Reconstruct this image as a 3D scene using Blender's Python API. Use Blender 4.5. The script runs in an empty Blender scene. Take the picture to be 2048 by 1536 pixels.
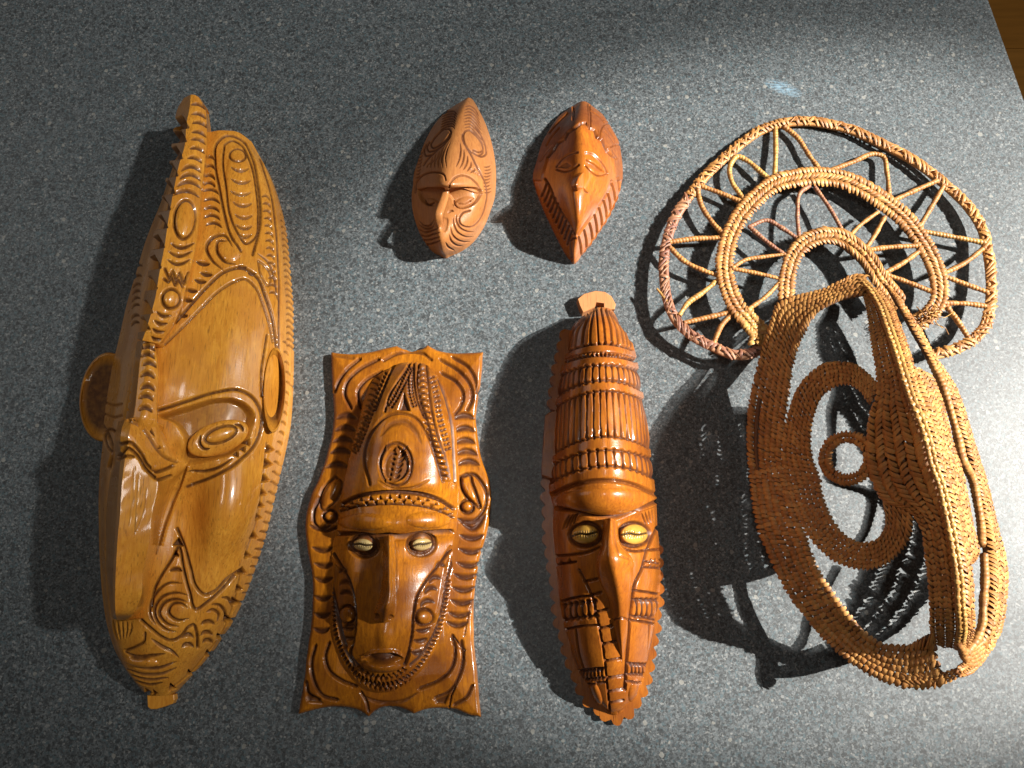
import bpy, math, random
import numpy as np
from mathutils import Matrix

rng = np.random.RandomState(7)
random.seed(7)
scene = bpy.context.scene
COL = scene.collection

# ------------------------------------------------------------------ camera
# lengths below are given in "counter units" U: one U is one photo pixel at the counter
U = 0.00037                       # metres
FPX = 1490.0                      # focal length in photo pixels (2048 wide)
TILT = math.radians(14.4)
DIST = FPX * U
CAM = np.array([0.0, -DIST * math.sin(TILT), DIST * math.cos(TILT)])
FWD = np.array([0.0, math.sin(TILT), -math.cos(TILT)])
UPV = np.array([0.0, math.cos(TILT), math.sin(TILT)])
cd = bpy.data.cameras.new('camera')
cam = bpy.data.objects.new('camera', cd)
COL.objects.link(cam)
cam.location = CAM
cam.rotation_euler = (TILT, 0, 0)
cd.sensor_width = 36.0
cd.lens = 36.0 * FPX / 2048.0
cd.clip_start = 0.01
cd.clip_end = 100
scene.camera = cam


def world(x, y, z=0.0):
    """point at height z (in U) seen at photo position x, y"""
    x = np.asarray(x, float); y = np.asarray(y, float); z = np.asarray(z, float) * U
    dx = (x - 1024.0) / FPX
    dv = (768.0 - y) / FPX
    d = np.stack([dx + 0 * dv, UPV[1] * dv + FWD[1], UPV[2] * dv + FWD[2]], -1)
    t = (z - CAM[2]) / d[..., 2]
    return CAM + d * t[..., None]


def photo(P):
    """inverse of world(): where a 3D point sits in the photo"""
    r = P - CAM
    w = r @ FWD
    return 1024.0 + FPX * r[..., 0] / w, 768.0 - FPX * (r @ UPV) / w


# ------------------------------------------------------------------ light
scene.view_settings.view_transform = 'Standard'
scene.view_settings.look = 'None'
scene.view_settings.exposure = 0.0
scene.view_settings.gamma = 1.0
wd = bpy.data.worlds.new('World')
scene.world = wd
wd.use_nodes = True
bg = wd.node_tree.nodes['Background']
bg.inputs['Color'].default_value = (1.0, 0.90, 0.78, 1)
bg.inputs['Strength'].default_value = 0.02

SUN_EL = math.radians(42.0)
SUN_AZ = math.radians(4.0)        # from the right, a touch from the top
SUN_DIR = np.array([math.cos(SUN_EL) * math.cos(SUN_AZ), math.cos(SUN_EL) * math.sin(SUN_AZ), math.sin(SUN_EL)])


def aim(ob, target):
    from mathutils import Vector
    d = Vector(target) - ob.location
    ob.rotation_euler = d.to_track_quat('-Z', 'Y').to_euler()


def spot(name, target, dist, cone_r, blend, power, color, size=0.02):
    ld = bpy.data.lights.new(name, 'SPOT')
    ld.energy = power
    ld.color = color
    ld.shadow_soft_size = size
    ld.spot_size = 2 * math.atan(cone_r / dist)
    ld.spot_blend = blend
    o = bpy.data.objects.new(name, ld)
    COL.objects.link(o)
    o.location = np.array(target) + SUN_DIR * dist
    aim(o, target)
    return o


# low sun coming through a window on the right: a bright pool with a soft edge
spot('sunlight_pool', world(1740, 740), 6.0, 0.318, 0.5, 4500, (1.0, 0.95, 0.87), 0.018)
spot('sunlight_spill', world(1250, 260), 6.0, 0.60, 1.0, 1450, (1.0, 0.96, 0.89), 0.12)
ad = bpy.data.lights.new('window_light', 'AREA')
ad.shape = 'RECTANGLE'; ad.size = 0.9; ad.size_y = 0.5
ad.energy = 2.8; ad.color = (1.0, 0.95, 0.88)
ao = bpy.data.objects.new('window_light', ad)
COL.objects.link(ao)
ao.location = (1.5, 0.38, 0.52)
aim(ao, (-0.1, 0, 0))

def area(name, loc, target, sx, sy, energy, color):
    d = bpy.data.lights.new(name, 'AREA')
    d.shape = 'RECTANGLE'; d.size = sx; d.size_y = sy; d.energy = energy; d.color = color
    o = bpy.data.objects.new(name, d); COL.objects.link(o)
    o.location = loc
    aim(o, target)


area('ceiling_light', (-0.17, 0.06, 2.1), (-0.17, 0.0, 0.0), 0.20, 0.50, 5.0, (1.0, 0.94, 0.87))
area('room_fill', (-1.5, 0.5, 0.75), (-0.1, 0.0, 0.0), 0.8, 0.6, 1.7, (1.0, 0.93, 0.86))  # unseen fill lamp added to lift the shaded left sides

scene.cycles.use_denoising = True
scene.cycles.max_bounces = 6

# ------------------------------------------------------------------ node helpers
class NT:
    def __init__(self, name):
        self.m = bpy.data.materials.new(name)
        self.m.use_nodes = True
        self.t = self.m.node_tree
        self.b = self.t.nodes['Principled BSDF']

    def n(self, typ, **kw):
        nd = self.t.nodes.new(typ)
        for k, v in kw.items():
            if k in nd.inputs.keys() if isinstance(k, str) else False:
                nd.inputs[k].default_value = v
            else:
                setattr(nd, k, v)
        return nd

    def l(self, a, b):
        self.t.links.new(a, b)

    def coords(self, sx=1, sy=1, sz=1, rot=0.0):
        tc = self.t.nodes.new('ShaderNodeTexCoord')
        mp = self.t.nodes.new('ShaderNodeMapping')
        mp.inputs['Scale'].default_value = (sx, sy, sz)
        mp.inputs['Rotation'].default_value = (0, 0, rot)
        self.l(tc.outputs['Object'], mp.inputs['Vector'])
        return mp.outputs['Vector']

    def noise(self, vec, scale, detail=4, rough=0.55, dist=0.0):
        nd = self.t.nodes.new('ShaderNodeTexNoise')
        nd.inputs['Scale'].default_value = scale
        nd.inputs['Detail'].default_value = detail
        nd.inputs['Roughness'].default_value = rough
        nd.inputs['Distortion'].default_value = dist
        self.l(vec, nd.inputs['Vector'])
        return nd.outputs['Fac']

    def ramp(self, fac, stops, interp='LINEAR'):
        nd = self.t.nodes.new('ShaderNodeValToRGB')
        e = nd.color_ramp.elements
        nd.color_ramp.interpolation = interp
        while len(e) < len(stops):
            e.new(0.5)
        for i, (p, c) in enumerate(stops):
            e[i].position = p
            e[i].color = (c[0], c[1], c[2], 1) if not isinstance(c, (int, float)) else (c, c, c, 1)
        self.l(fac, nd.inputs['Fac'])
        return nd.outputs['Color']

    def mix(self, fac, a, b, mode='MIX'):
        nd = self.t.nodes.new('ShaderNodeMixRGB')
        nd.blend_type = mode
        for inp, v in ((nd.inputs['Fac'], fac), (nd.inputs['Color1'], a), (nd.inputs['Color2'], b)):
            if isinstance(v, (int, float)):
                inp.default_value = v if inp.type == 'VALUE' else (v, v, v, 1)
            elif isinstance(v, tuple):
                inp.default_value = (v[0], v[1], v[2], 1)
            else:
                self.l(v, inp)
        return nd.outputs['Color']

    def math(self, op, a, b=0.0, c=0.0):
        nd = self.t.nodes.new('ShaderNodeMath')
        nd.operation = op
        for i, v in enumerate((a, b, c)):
            if isinstance(v, (int, float)):
                nd.inputs[i].default_value = v
            else:
                self.l(v, nd.inputs[i])
        return nd.outputs[0]

    def attr(self, name):
        nd = self.t.nodes.new('ShaderNodeAttribute')
        nd.attribute_name = name
        return nd.outputs['Fac']

    def bump(self, h, strength, dist):
        nd = self.t.nodes.new('ShaderNodeBump')
        nd.inputs['Strength'].default_value = strength
        nd.inputs['Distance'].default_value = dist
        self.l(h, nd.inputs['Height'])
        self.l(nd.outputs['Normal'], self.b.inputs['Normal'])


def wood(name, pale, deep, stain, rough=0.26, coat=0.5, grain=1.0, seed=0.0, blotch=1.0):
    k = NT(name)
    v = k.coords(60, 9, 60, 0.06)
    g1 = k.noise(v, 9.0, 6, 0.65, 0.6)
    v2 = k.coords(420, 26, 420, 0.05)
    g2 = k.noise(v2, 3.0, 3, 0.6)
    v3 = k.coords(1, 1, 1)
    b1 = k.noise(v3, 30.0, 4, 0.6)
    base = k.mix(k.math('MULTIPLY', k.ramp(g1, [(0.33, 0), (0.68, 1)]), 0.75 * grain), pale, deep)
    base = k.mix(k.math('MULTIPLY', k.ramp(b1, [(0.40, 0), (0.66, 1)]), 0.55 * blotch), base, deep)
    pores = k.math('MULTIPLY', k.ramp(g2, [(0.57, 0), (0.70, 1)]), 0.45 * grain)
    base = k.mix(pores, base, stain)
    st = k.attr('stain')
    edge = k.noise(v3, 260.0, 3, 0.6)
    stn = k.math('MULTIPLY', st, k.math('ADD', k.math('MULTIPLY', edge, 0.9), 0.6))
    stn = k.math('MINIMUM', stn, 0.92)
    base = k.mix(stn, base, stain)
    k.l(base, k.b.inputs['Base Color'])
    rn = k.noise(v3, 120.0, 4, 0.6)
    k.l(k.math('ADD', k.math('ADD', k.math('MULTIPLY', rn, 0.22), rough - 0.08), k.math('MULTIPLY', stn, 0.3)), k.b.inputs['Roughness'])
    k.l(k.math('MULTIPLY', k.math('SUBTRACT', 1.0, stn), coat * 0.6), k.b.inputs['Coat Weight'])
    k.b.inputs['Coat Roughness'].default_value = 0.10
    k.b.inputs['Specular IOR Level'].default_value = 0.28
    fine = k.noise(v3, 900.0, 3, 0.6)
    hgt = k.math('ADD', k.math('MULTIPLY', g2, 0.5), k.math('MULTIPLY', fine, 0.5))
    k.bump(hgt, 0.22, 0.0006)
    return k.m


M_BIG = wood('honey_wood', (0.76, 0.355, 0.045), (0.52, 0.195, 0.020), (0.075, 0.025, 0.008), 0.27, 1.2, grain=1.25, blotch=1.3)
M_BOARD = wood('amber_wood', (0.45, 0.160, 0.009), (0.15, 0.042, 0.005), (0.034, 0.010, 0.005), 0.24, 0.6, blotch=1.6)
M_LONG = wood('chestnut_wood', (0.46, 0.150, 0.014), (0.21, 0.055, 0.009), (0.045, 0.014, 0.008), 0.22, 0.7, blotch=1.2)
M_TAN = wood('tan_wood', (0.44, 0.185, 0.055), (0.29, 0.105, 0.032), (0.10, 0.032, 0.014), 0.36, 0.25, blotch=0.6)
M_RED = wood('red_brown_wood', (0.47, 0.150, 0.018), (0.21, 0.050, 0.012), (0.055, 0.017, 0.010), 0.20, 0.8)
M_RAW = wood('raw_wood', (0.52, 0.24, 0.095), (0.42, 0.17, 0.06), (0.12, 0.04, 0.02), 0.5, 0.1)


def shell_material(name, a, bb):
    k = NT(name)
    v = k.coords(1, 1, 1)
    b = k.noise(v, 160, 3, 0.5)
    c = k.ramp(b, [(0.3, a), (0.6, bb)])
    c = k.mix(k.math('MINIMUM', k.attr('stain'), 0.95), c, (0.05, 0.028, 0.014))
    k.l(c, k.b.inputs['Base Color'])
    k.b.inputs['Roughness'].default_value = 0.22
    k.b.inputs['Coat Weight'].default_value = 0.5
    return k.m


M_SHELL = shell_material('cowrie_shell', (0.33, 0.23, 0.085), (0.45, 0.34, 0.15))
M_AMBER_SHELL = shell_material('amber_cowrie_shell', (0.38, 0.19, 0.025), (0.52, 0.30, 0.055))


def wicker_material(name, a, b, c, rough=0.55):
    k = NT(name)
    v = k.coords(1, 1, 1)
    t = k.attr('tint')
    n = k.noise(v, 700, 3, 0.6)
    big = k.noise(v, 26, 3, 0.5)
    f = k.math('ADD', k.math('MULTIPLY', t, 0.62), k.math('MULTIPLY', n, 0.38))
    col = k.ramp(f, [(0.18, c), (0.45, b), (0.75, a)])
    col = k.mix(k.math('MULTIPLY', k.ramp(big, [(0.42, 0), (0.62, 1)]), 0.45), col, c)
    k.l(col, k.b.inputs['Base Color'])
    k.b.inputs['Roughness'].default_value = rough
    k.bump(n, 0.3, 0.0005)
    return k.m


M_CANE = wicker_material('woven_cane', (0.58, 0.295, 0.085), (0.43, 0.190, 0.050), (0.22, 0.082, 0.025), 0.5)
M_PALE = wicker_material('pale_cane', (0.62, 0.37, 0.105), (0.47, 0.25, 0.066), (0.28, 0.125, 0.04), 0.42)
M_PURPLE = wicker_material('dark_cane', (0.44, 0.22, 0.105), (0.30, 0.13, 0.072), (0.17, 0.062, 0.042), 0.5)
M_CORE = wicker_material('cane_core', (0.26, 0.125, 0.045), (0.18, 0.08, 0.03), (0.12, 0.05, 0.02), 0.65)


def counter_material():
    k = NT('speckled_laminate')
    v = k.coords(1, 1, 1)
    wob = k.noise(v, 500, 2, 0.5)
    vm = k.t.nodes.new('ShaderNodeVectorMath'); vm.operation = 'MULTIPLY_ADD'
    cb = k.t.nodes.new('ShaderNodeCombineXYZ')
    k.l(wob, cb.inputs[0]); k.l(k.noise(v, 470, 2, 0.5), cb.inputs[1])
    k.l(cb.outputs[0], vm.inputs[0]); vm.inputs[1].default_value = (0.0022, 0.0022, 0); k.l(v, vm.inputs[2])
    vw = vm.outputs[0]

    def vor(scale, rnd=1.0):
        nd = k.t.nodes.new('ShaderNodeTexVoronoi')
        nd.inputs['Scale'].default_value = scale
        nd.inputs['Randomness'].default_value = rnd
        k.l(vw, nd.inputs['Vector'])
        sp = k.t.nodes.new('ShaderNodeSeparateColor')
        k.l(nd.outputs['Color'], sp.inputs[0])
        return nd.outputs['Distance'], sp.outputs[0], sp.outputs[1], sp.outputs[2]
    d1, r1, g1, b1 = vor(820)
    c = k.ramp(r1, [(0.0, (0.024, 0.027, 0.029)), (0.26, (0.050, 0.059, 0.065)), (0.52, (0.092, 0.108, 0.118)),
                    (0.80, (0.143, 0.162, 0.172)), (0.95, (0.24, 0.25, 0.25))], 'CONSTANT')
    # fine grit between the flakes
    d0, r0, g0, b0 = vor(1700)
    c = k.mix(0.36, c, k.ramp(r0, [(0.0, (0.035, 0.04, 0.043)), (0.35, (0.080, 0.097, 0.108)), (0.75, (0.165, 0.184, 0.194)), (0.93, (0.27, 0.275, 0.27))], 'CONSTANT'))
    # bluish and greenish flakes
    c = k.mix(k.math('MULTIPLY', k.math('GREATER_THAN', g1, 0.90), 0.6), c, (0.06, 0.105, 0.125))
    # larger dark and pale chips
    d2, r2, g2, b2 = vor(290)
    dark = k.math('MULTIPLY', k.math('GREATER_THAN', r2, 0.86), k.math('LESS_THAN', d2, 0.42))
    c = k.mix(k.math('MULTIPLY', dark, 0.75), c, (0.028, 0.031, 0.034))
    d3, r3, g3, b3 = vor(200)
    pale = k.math('MULTIPLY', k.math('GREATER_THAN', r3, 0.86), k.math('LESS_THAN', d3, k.math('MULTIPLY', g3, 0.36)))
    c = k.mix(k.math('MULTIPLY', pale, 0.6), c, (0.29, 0.285, 0.26))
    # a rubbed pale blue smear on the laminate
    smx = world(1566, 176, 0)
    tc = k.t.nodes.new('ShaderNodeTexCoord')
    mp = k.t.nodes.new('ShaderNodeMapping'); mp.vector_type = 'TEXTURE'
    mp.inputs['Location'].default_value = tuple(smx)
    mp.inputs['Rotation'].default_value = (0, 0, math.radians(-24))
    mp.inputs['Scale'].default_value = (0.0165, 0.0062, 1)
    k.l(tc.outputs['Object'], mp.inputs['Vector'])
    sep = k.t.nodes.new('ShaderNodeSeparateXYZ'); k.l(mp.outputs[0], sep.inputs[0])
    rr = k.math('ADD', k.math('POWER', sep.outputs[0], 2.0), k.math('POWER', sep.outputs[1], 2.0))
    streak = k.noise(k.coords(120, 520, 1, math.radians(24)), 1.6, 4, 0.7, 0.8)
    sm = k.math('MULTIPLY', k.math('LESS_THAN', rr, 1.0), k.ramp(streak, [(0.42, 0), (0.58, 1)]))
    sm = k.math('MULTIPLY', sm, k.math('SUBTRACT', 1.0, k.math('MULTIPLY', rr, 0.8)))
    c = k.mix(k.math('MULTIPLY', sm, 0.6), c, (0.26, 0.44, 0.58))
    k.l(c, k.b.inputs['Base Color'])
    rn = k.noise(v, 14, 4, 0.6)
    k.l(k.math('ADD', k.math('MULTIPLY', rn, 0.18), 0.36), k.b.inputs['Roughness'])
    k.bump(k.noise(v, 1500, 2, 0.6), 0.12, 0.0004)
    return k.m


def plank_material(name, a, b, rot):
    k = NT(name)
    v = k.coords(3, 40, 3, rot)
    g = k.noise(v, 2.2, 5, 0.6, 0.4)
    k.l(k.ramp(g, [(0.3, a), (0.7, b)]), k.b.inputs['Base Color'])
    k.b.inputs['Roughness'].default_value = 0.35
    return k.m


# ------------------------------------------------------------------ object helpers
def tag(o, label=None, cat=None, group=None, kind=None):
    if label: o['label'] = label
    if cat: o['category'] = cat
    if group: o['group'] = group
    if kind: o['kind'] = kind
    return o


def thing(name, xy, label, cat):
    o = bpy.data.objects.new(name, None)
    o.empty_display_size = 0.02
    COL.objects.link(o)
    p = world(xy[0], xy[1], 0)
    o.location = (p[0], p[1], 0)
    bpy.context.view_layer.update()
    return tag(o, label, cat)


def mesh_obj(name, V, F, mat, parent=None, attrs=None, smooth=True, sharp=None):
    """V (n,3) in world coordinates; F faces: (k,4) array or list"""
    V = np.asarray(V, float)
    off = np.zeros(3)
    if parent is not None:
        r = parent
        while r is not None:
            off = off + np.array(r.location); r = r.parent
    me = bpy.data.meshes.new(name)
    if isinstance(F, np.ndarray):
        n = len(F); k = F.shape[1]
        me.vertices.add(len(V)); me.vertices.foreach_set('co', (V - off).astype(np.float32).ravel())
        me.loops.add(n * k); me.loops.foreach_set('vertex_index', F.astype(np.int32).ravel())
        me.polygons.add(n); me.polygons.foreach_set('loop_start', np.arange(0, n * k, k, dtype=np.int32))
        me.update(calc_edges=True)
    else:
        me.from_pydata((V - off).tolist(), [], F)
    me.validate()
    for an, av in (attrs or {}).items():
        a = me.attributes.new(an, 'FLOAT', 'POINT')
        a.data.foreach_set('value', np.asarray(av, np.float32))
    if smooth:
        me.shade_smooth()
        if sharp:
            me.set_sharp_from_angle(angle=math.radians(sharp))
    me.materials.append(mat)
    o = bpy.data.objects.new(name, me)
    COL.objects.link(o)
    if parent is not None:
        o.parent = parent
    return o


# ------------------------------------------------------------------ curves and lofts
def spline(pts, per, creases=(), axis_len=None):
    """interpolate along axis 0 of pts (k, ..., d); per = step length in the same unit as pts"""
    pts = np.asarray(pts, float)
    k = len(pts)
    seg = np.linalg.norm(np.diff(pts, axis=0), axis=-1)
    seg = seg.reshape(k - 1, -1)
    ln = seg.mean(1) + 1e-9
    mx = seg.max(1)
    t = np.concatenate([[0], np.cumsum(ln)])
    sl = np.diff(pts, axis=0) / ln.reshape((-1,) + (1,) * (pts.ndim - 1))
    m_in = np.zeros_like(pts); m_out = np.zeros_like(pts)
    for i in range(k):
        if i == 0: m_in[i] = m_out[i] = sl[0]
        elif i == k - 1: m_in[i] = m_out[i] = sl[-1]
        elif i in creases: m_in[i] = sl[i - 1]; m_out[i] = sl[i]
        else:
            a, b = ln[i - 1], ln[i]
            m_in[i] = m_out[i] = (sl[i - 1] * b + sl[i] * a) / (a + b)
    out = []
    for i in range(k - 1):
        n = max(2, int(math.ceil(mx[i] / per)))
        s = (np.arange(n) / n).reshape((-1,) + (1,) * (pts.ndim - 1))
        h = ln[i]
        out.append((2 * s**3 - 3 * s**2 + 1) * pts[i] + (s**3 - 2 * s**2 + s) * h * m_out[i]
                   + (-2 * s**3 + 3 * s**2) * pts[i + 1] + (s**3 - s**2) * h * m_in[i + 1])
    out.append(pts[-1:])
    return np.concatenate(out, 0)


class Z:
    """a zoom window on the photo: coordinates in the window -> photo pixels"""
    def __init__(self, ox, oy, s): self.o = (ox, oy); self.s = s
    def p(self, pts):
        return [(self.o[0] + q[0] / self.s, self.o[1] + q[1] / self.s) + tuple(q[2:]) for q in pts]
    def __call__(self, *pts): return self.p(pts)


FULL = Z(0, 0, 1)


class Carve:
    """list of cuts and bumps, in photo pixels (width, depth in U)"""
    def __init__(self): self.s = []

    def cut(self, T, pts, w=3.0, d=4.0, stain=0.8, taper=0, asym=0.0, smooth=True):
        p = np.array([q[:2] for q in T.p(pts)], float)
        if smooth and len(p) > 2:
            p = spline(p, max(2.0, w * 0.8))
        self.s.append(('cut', p, w, d, stain, taper, asym))

    def closed(self, T, pts, **k):
        self.cut(T, list(pts) + [pts[0]], **k)

    def ell(self, T, cx, cy, rx, ry, rot=0, a0=0, a1=360, n=20, **k):
        r = math.radians(rot)
        pts = []
        for i in range(n + 1):
            a = math.radians(a0 + (a1 - a0) * i / n)
            x, y = rx * math.cos(a), ry * math.sin(a)
            pts.append((cx + x * math.cos(r) - y * math.sin(r), cy + x * math.sin(r) + y * math.cos(r)))
        self.cut(T, pts, **k)

    def arc(self, T, cx, cy, hw, sag, rot=0, w=4.0, d=5.0, stain=0.85, asym=0.6):
        """crescent chip: sag > 0 bulges upwards in the picture"""
        r = math.radians(rot)
        pts = []
        for i in range(7):
            u = -1 + i / 3.0
            x, y = u * hw, -sag * (1 - u * u)
            pts.append((cx + x * math.cos(r) - y * math.sin(r), cy + x * math.sin(r) + y * math.cos(r)))
        self.cut(T, pts, w=w, d=d, stain=stain, taper=1, asym=asym)

    def poly(self, T, pts, d, soft=2.0, stain=0.0, smooth=False):
        p = np.array([q[:2] for q in T.p(pts)], float)
        if smooth:
            p = spline(np.concatenate([p, p[:1]]), 6.0)[:-1]
        self.s.append(('poly', p, d, soft, stain))

    def tri(self, T, cx, cy, r, rot=0, d=7, stain=0.9):
        r *= 0.8 + 0.4 * random.random(); rot += random.uniform(-14, 14)
        p = [(cx + r * math.cos(math.radians(rot + a)), cy + r * math.sin(math.radians(rot + a))) for a in (0, 120, 240)]
        self.poly(T, p, -d, 3.0, stain)

    def dome(self, T, cx, cy, rx, ry, rot, h, stain=0.0, power=1.0):
        c = T.p([(cx, cy)])[0]
        self.s.append(('dome', c, rx / T.s, ry / T.s, math.radians(rot), h, stain, power))

    def eval(self, x, y):
        D = np.zeros_like(x); C = np.zeros_like(x); S = np.zeros_like(x)
        for s in self.s:
            if s[0] == 'cut':
                _, p, w, d, st, taper, asym = s
                W = w * (1.3 if taper == 2 else 1.0)
                m = np.where((x > p[:, 0].min() - W) & (x < p[:, 0].max() + W) & (y > p[:, 1].min() - W) & (y < p[:, 1].max() + W))[0]
                if not len(m): continue
                X, Y = x[m], y[m]
                best = np.full(len(m), 1e9); tt = np.zeros(len(m)); sg = np.zeros(len(m))
                L = np.concatenate([[0], np.cumsum(np.linalg.norm(np.diff(p, axis=0), axis=1))]); tot = L[-1] + 1e-9
                for i in range(len(p) - 1):
                    a, b = p[i], p[i + 1]
                    e = b - a; l2 = e @ e + 1e-12
                    t = np.clip(((X - a[0]) * e[0] + (Y - a[1]) * e[1]) / l2, 0, 1)
                    dx, dy = X - a[0] - t * e[0], Y - a[1] - t * e[1]
                    dd = dx * dx + dy * dy
                    c = dd < best
                    best[c] = dd[c]; tt[c] = ((L[i] + t * math.sqrt(l2)) / tot)[c]
                    sg[c] = (e[0] * dy - e[1] * dx)[c]
                best = np.sqrt(best)
                ww = np.full(len(m), w)
                if taper == 1: ww = w * np.sqrt(np.clip(np.sin(np.pi * tt), 0.02, 1))
                elif taper == 2: ww = w * (0.5 + 0.8 * np.abs(2 * tt - 1) ** 3)
                elif taper == 3: ww = w * np.clip(1 - tt, 0.1, 1)
                dpt = d * ww / w
                if asym: ww = np.where(sg > 0, ww * (1 - asym * 0.6), ww * (1 + asym * 0.4))
                f = np.clip(1 - best / ww, 0, 1)
                f = f * (1.2 - 0.2 * f)
                C[m] = np.minimum(C[m], -dpt * np.clip(f, 0, 1)) if d > 0 else np.maximum(C[m], -dpt * f)
                S[m] = np.maximum(S[m], st * np.clip(f * 1.6, 0, 1))
            elif s[0] == 'poly':
                _, p, d, soft, st = s
                m = np.where((x > p[:, 0].min() - soft) & (x < p[:, 0].max() + soft) & (y > p[:, 1].min() - soft) & (y < p[:, 1].max() + soft))[0]
                if not len(m): continue
                X, Y = x[m], y[m]
                best = np.full(len(m), 1e9); ins = np.zeros(len(m), bool)
                for i in range(len(p)):
                    a, b = p[i], p[(i + 1) % len(p)]
                    e = b - a; l2 = e @ e + 1e-12
                    t = np.clip(((X - a[0]) * e[0] + (Y - a[1]) * e[1]) / l2, 0, 1)
                    best = np.minimum(best, (X - a[0] - t * e[0]) ** 2 + (Y - a[1] - t * e[1]) ** 2)
                    if a[1] != b[1]:
                        cr = ((a[1] > Y) != (b[1] > Y)) & (X < (b[0] - a[0]) * (Y - a[1]) / (b[1] - a[1]) + a[0])
                        ins ^= cr
                sd = np.where(ins, np.sqrt(best), -np.sqrt(best))
                f = np.clip((sd + soft * 0.5) / soft, 0, 1)
                f = f * f * (3 - 2 * f)
                D[m] += d * f
                if st: S[m] = np.maximum(S[m], st * f)
            else:
                _, c, rx, ry, rot, h, st, pw = s
                X, Y = x - c[0], y - c[1]
                u = (X * math.cos(rot) + Y * math.sin(rot)) / rx
                v = (-X * math.sin(rot) + Y * math.cos(rot)) / ry
                f = np.clip(1 - u * u - v * v, 0, 1) ** pw
                D += h * np.sqrt(f) if pw == 1.0 else h * f
                if st: S = np.maximum(S, st * np.clip(f * 3, 0, 1))
        return D + C, S


def wobble(x, y, amp, scale, seed):
    r = np.random.RandomState(seed)
    o = np.zeros_like(x)
    for i in range(6):
        a, k, ph = r.rand() * 6.28, scale * (0.5 + r.rand() * 1.5), r.rand() * 6.28
        o += np.sin((x * math.cos(a) + y * math.sin(a)) / k + ph)
    return amp * o / 2.5


SURF = {}


def finish_grid(name, P, mat, parent, carve=None, skirt=None, amp=0.5, sharp=48, key=None, rough_seed=1):
    """P (n,m,3) world grid -> carved mesh object. skirt: height (U) to which all borders drop"""
    n, m = P.shape[:2]
    du = np.gradient(P, axis=0); dv = np.gradient(P, axis=1)
    N = np.cross(du, dv)
    N /= np.linalg.norm(N, axis=-1, keepdims=True) + 1e-12
    if N[..., 2].mean() < 0: N = -N
    x, y = photo(P)
    xf, yf = x.ravel(), y.ravel()
    if key: SURF[key] = (xf, yf, P[..., 2].ravel() / U)
    D = np.zeros(n * m); S = np.zeros(n * m)
    if carve is not None:
        D, S = carve.eval(xf, yf)
    D = D + wobble(xf, yf, amp, 26.0, rough_seed) + wobble(xf, yf, amp * 0.35, 8.0, rough_seed + 5)
    P = P + N * (D.reshape(n, m, 1) * U)
    P[..., 2] = np.maximum(P[..., 2], 0.0003)
    S = S.reshape(n, m)
    if skirt is not None:
        Q = np.pad(P, ((1, 1), (1, 1), (0, 0)), mode='edge')
        S = np.pad(S, 1, mode='edge')
        for sl in ((0, slice(None)), (-1, slice(None)), (slice(None), 0), (slice(None), -1)):
            Q[sl][..., 2] = np.minimum(Q[sl][..., 2], skirt * U)
        P = Q; n += 2; m += 2
    idx = np.arange(n * m).reshape(n, m)
    F = np.stack([idx[:-1, :-1], idx[1:, :-1], idx[1:, 1:], idx[:-1, 1:]], -1).reshape(-1, 4)
    V = P.reshape(-1, 3)
    # orient upwards
    nz = np.cross(V[F[:, 1]] - V[F[:, 0]], V[F[:, 3]] - V[F[:, 0]])[:, 2].sum()
    if nz < 0: F = F[:, ::-1]
    return mesh_obj(name, V, np.ascontiguousarray(F), mat, parent, {'stain': S.ravel()}, True, sharp)


def loft(name, rows, mat, parent, carve=None, pitch=1.7, ucrease=(), vcrease=(), skirt=0.0, **k):
    A = np.array(rows, float)                         # (R, C, 3) photo x, y, z
    W = world(A[..., 0], A[..., 1], A[..., 2]) / U
    G = spline(W, pitch, vcrease)
    G = np.swapaxes(spline(np.swapaxes(G, 0, 1), pitch, ucrease), 0, 1)
    return finish_grid(name, G * U, mat, parent, carve, skirt, **k)


def zat(key, x, y, r=5.0):
    X, Y, H = SURF[key]
    d = (X - x) ** 2 + (Y - y) ** 2
    m = d < r * r
    return float(H[m].mean()) if m.any() else float(H[d.argmin()])


def plane_at(key, cx, cy, rad):
    X, Y, H = SURF[key]
    m = (X - cx) ** 2 + (Y - cy) ** 2 < rad * rad
    A = np.stack([X[m] - cx, Y[m] - cy, np.ones(m.sum())], 1)
    return np.linalg.lstsq(A, H[m], rcond=None)[0]


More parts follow.
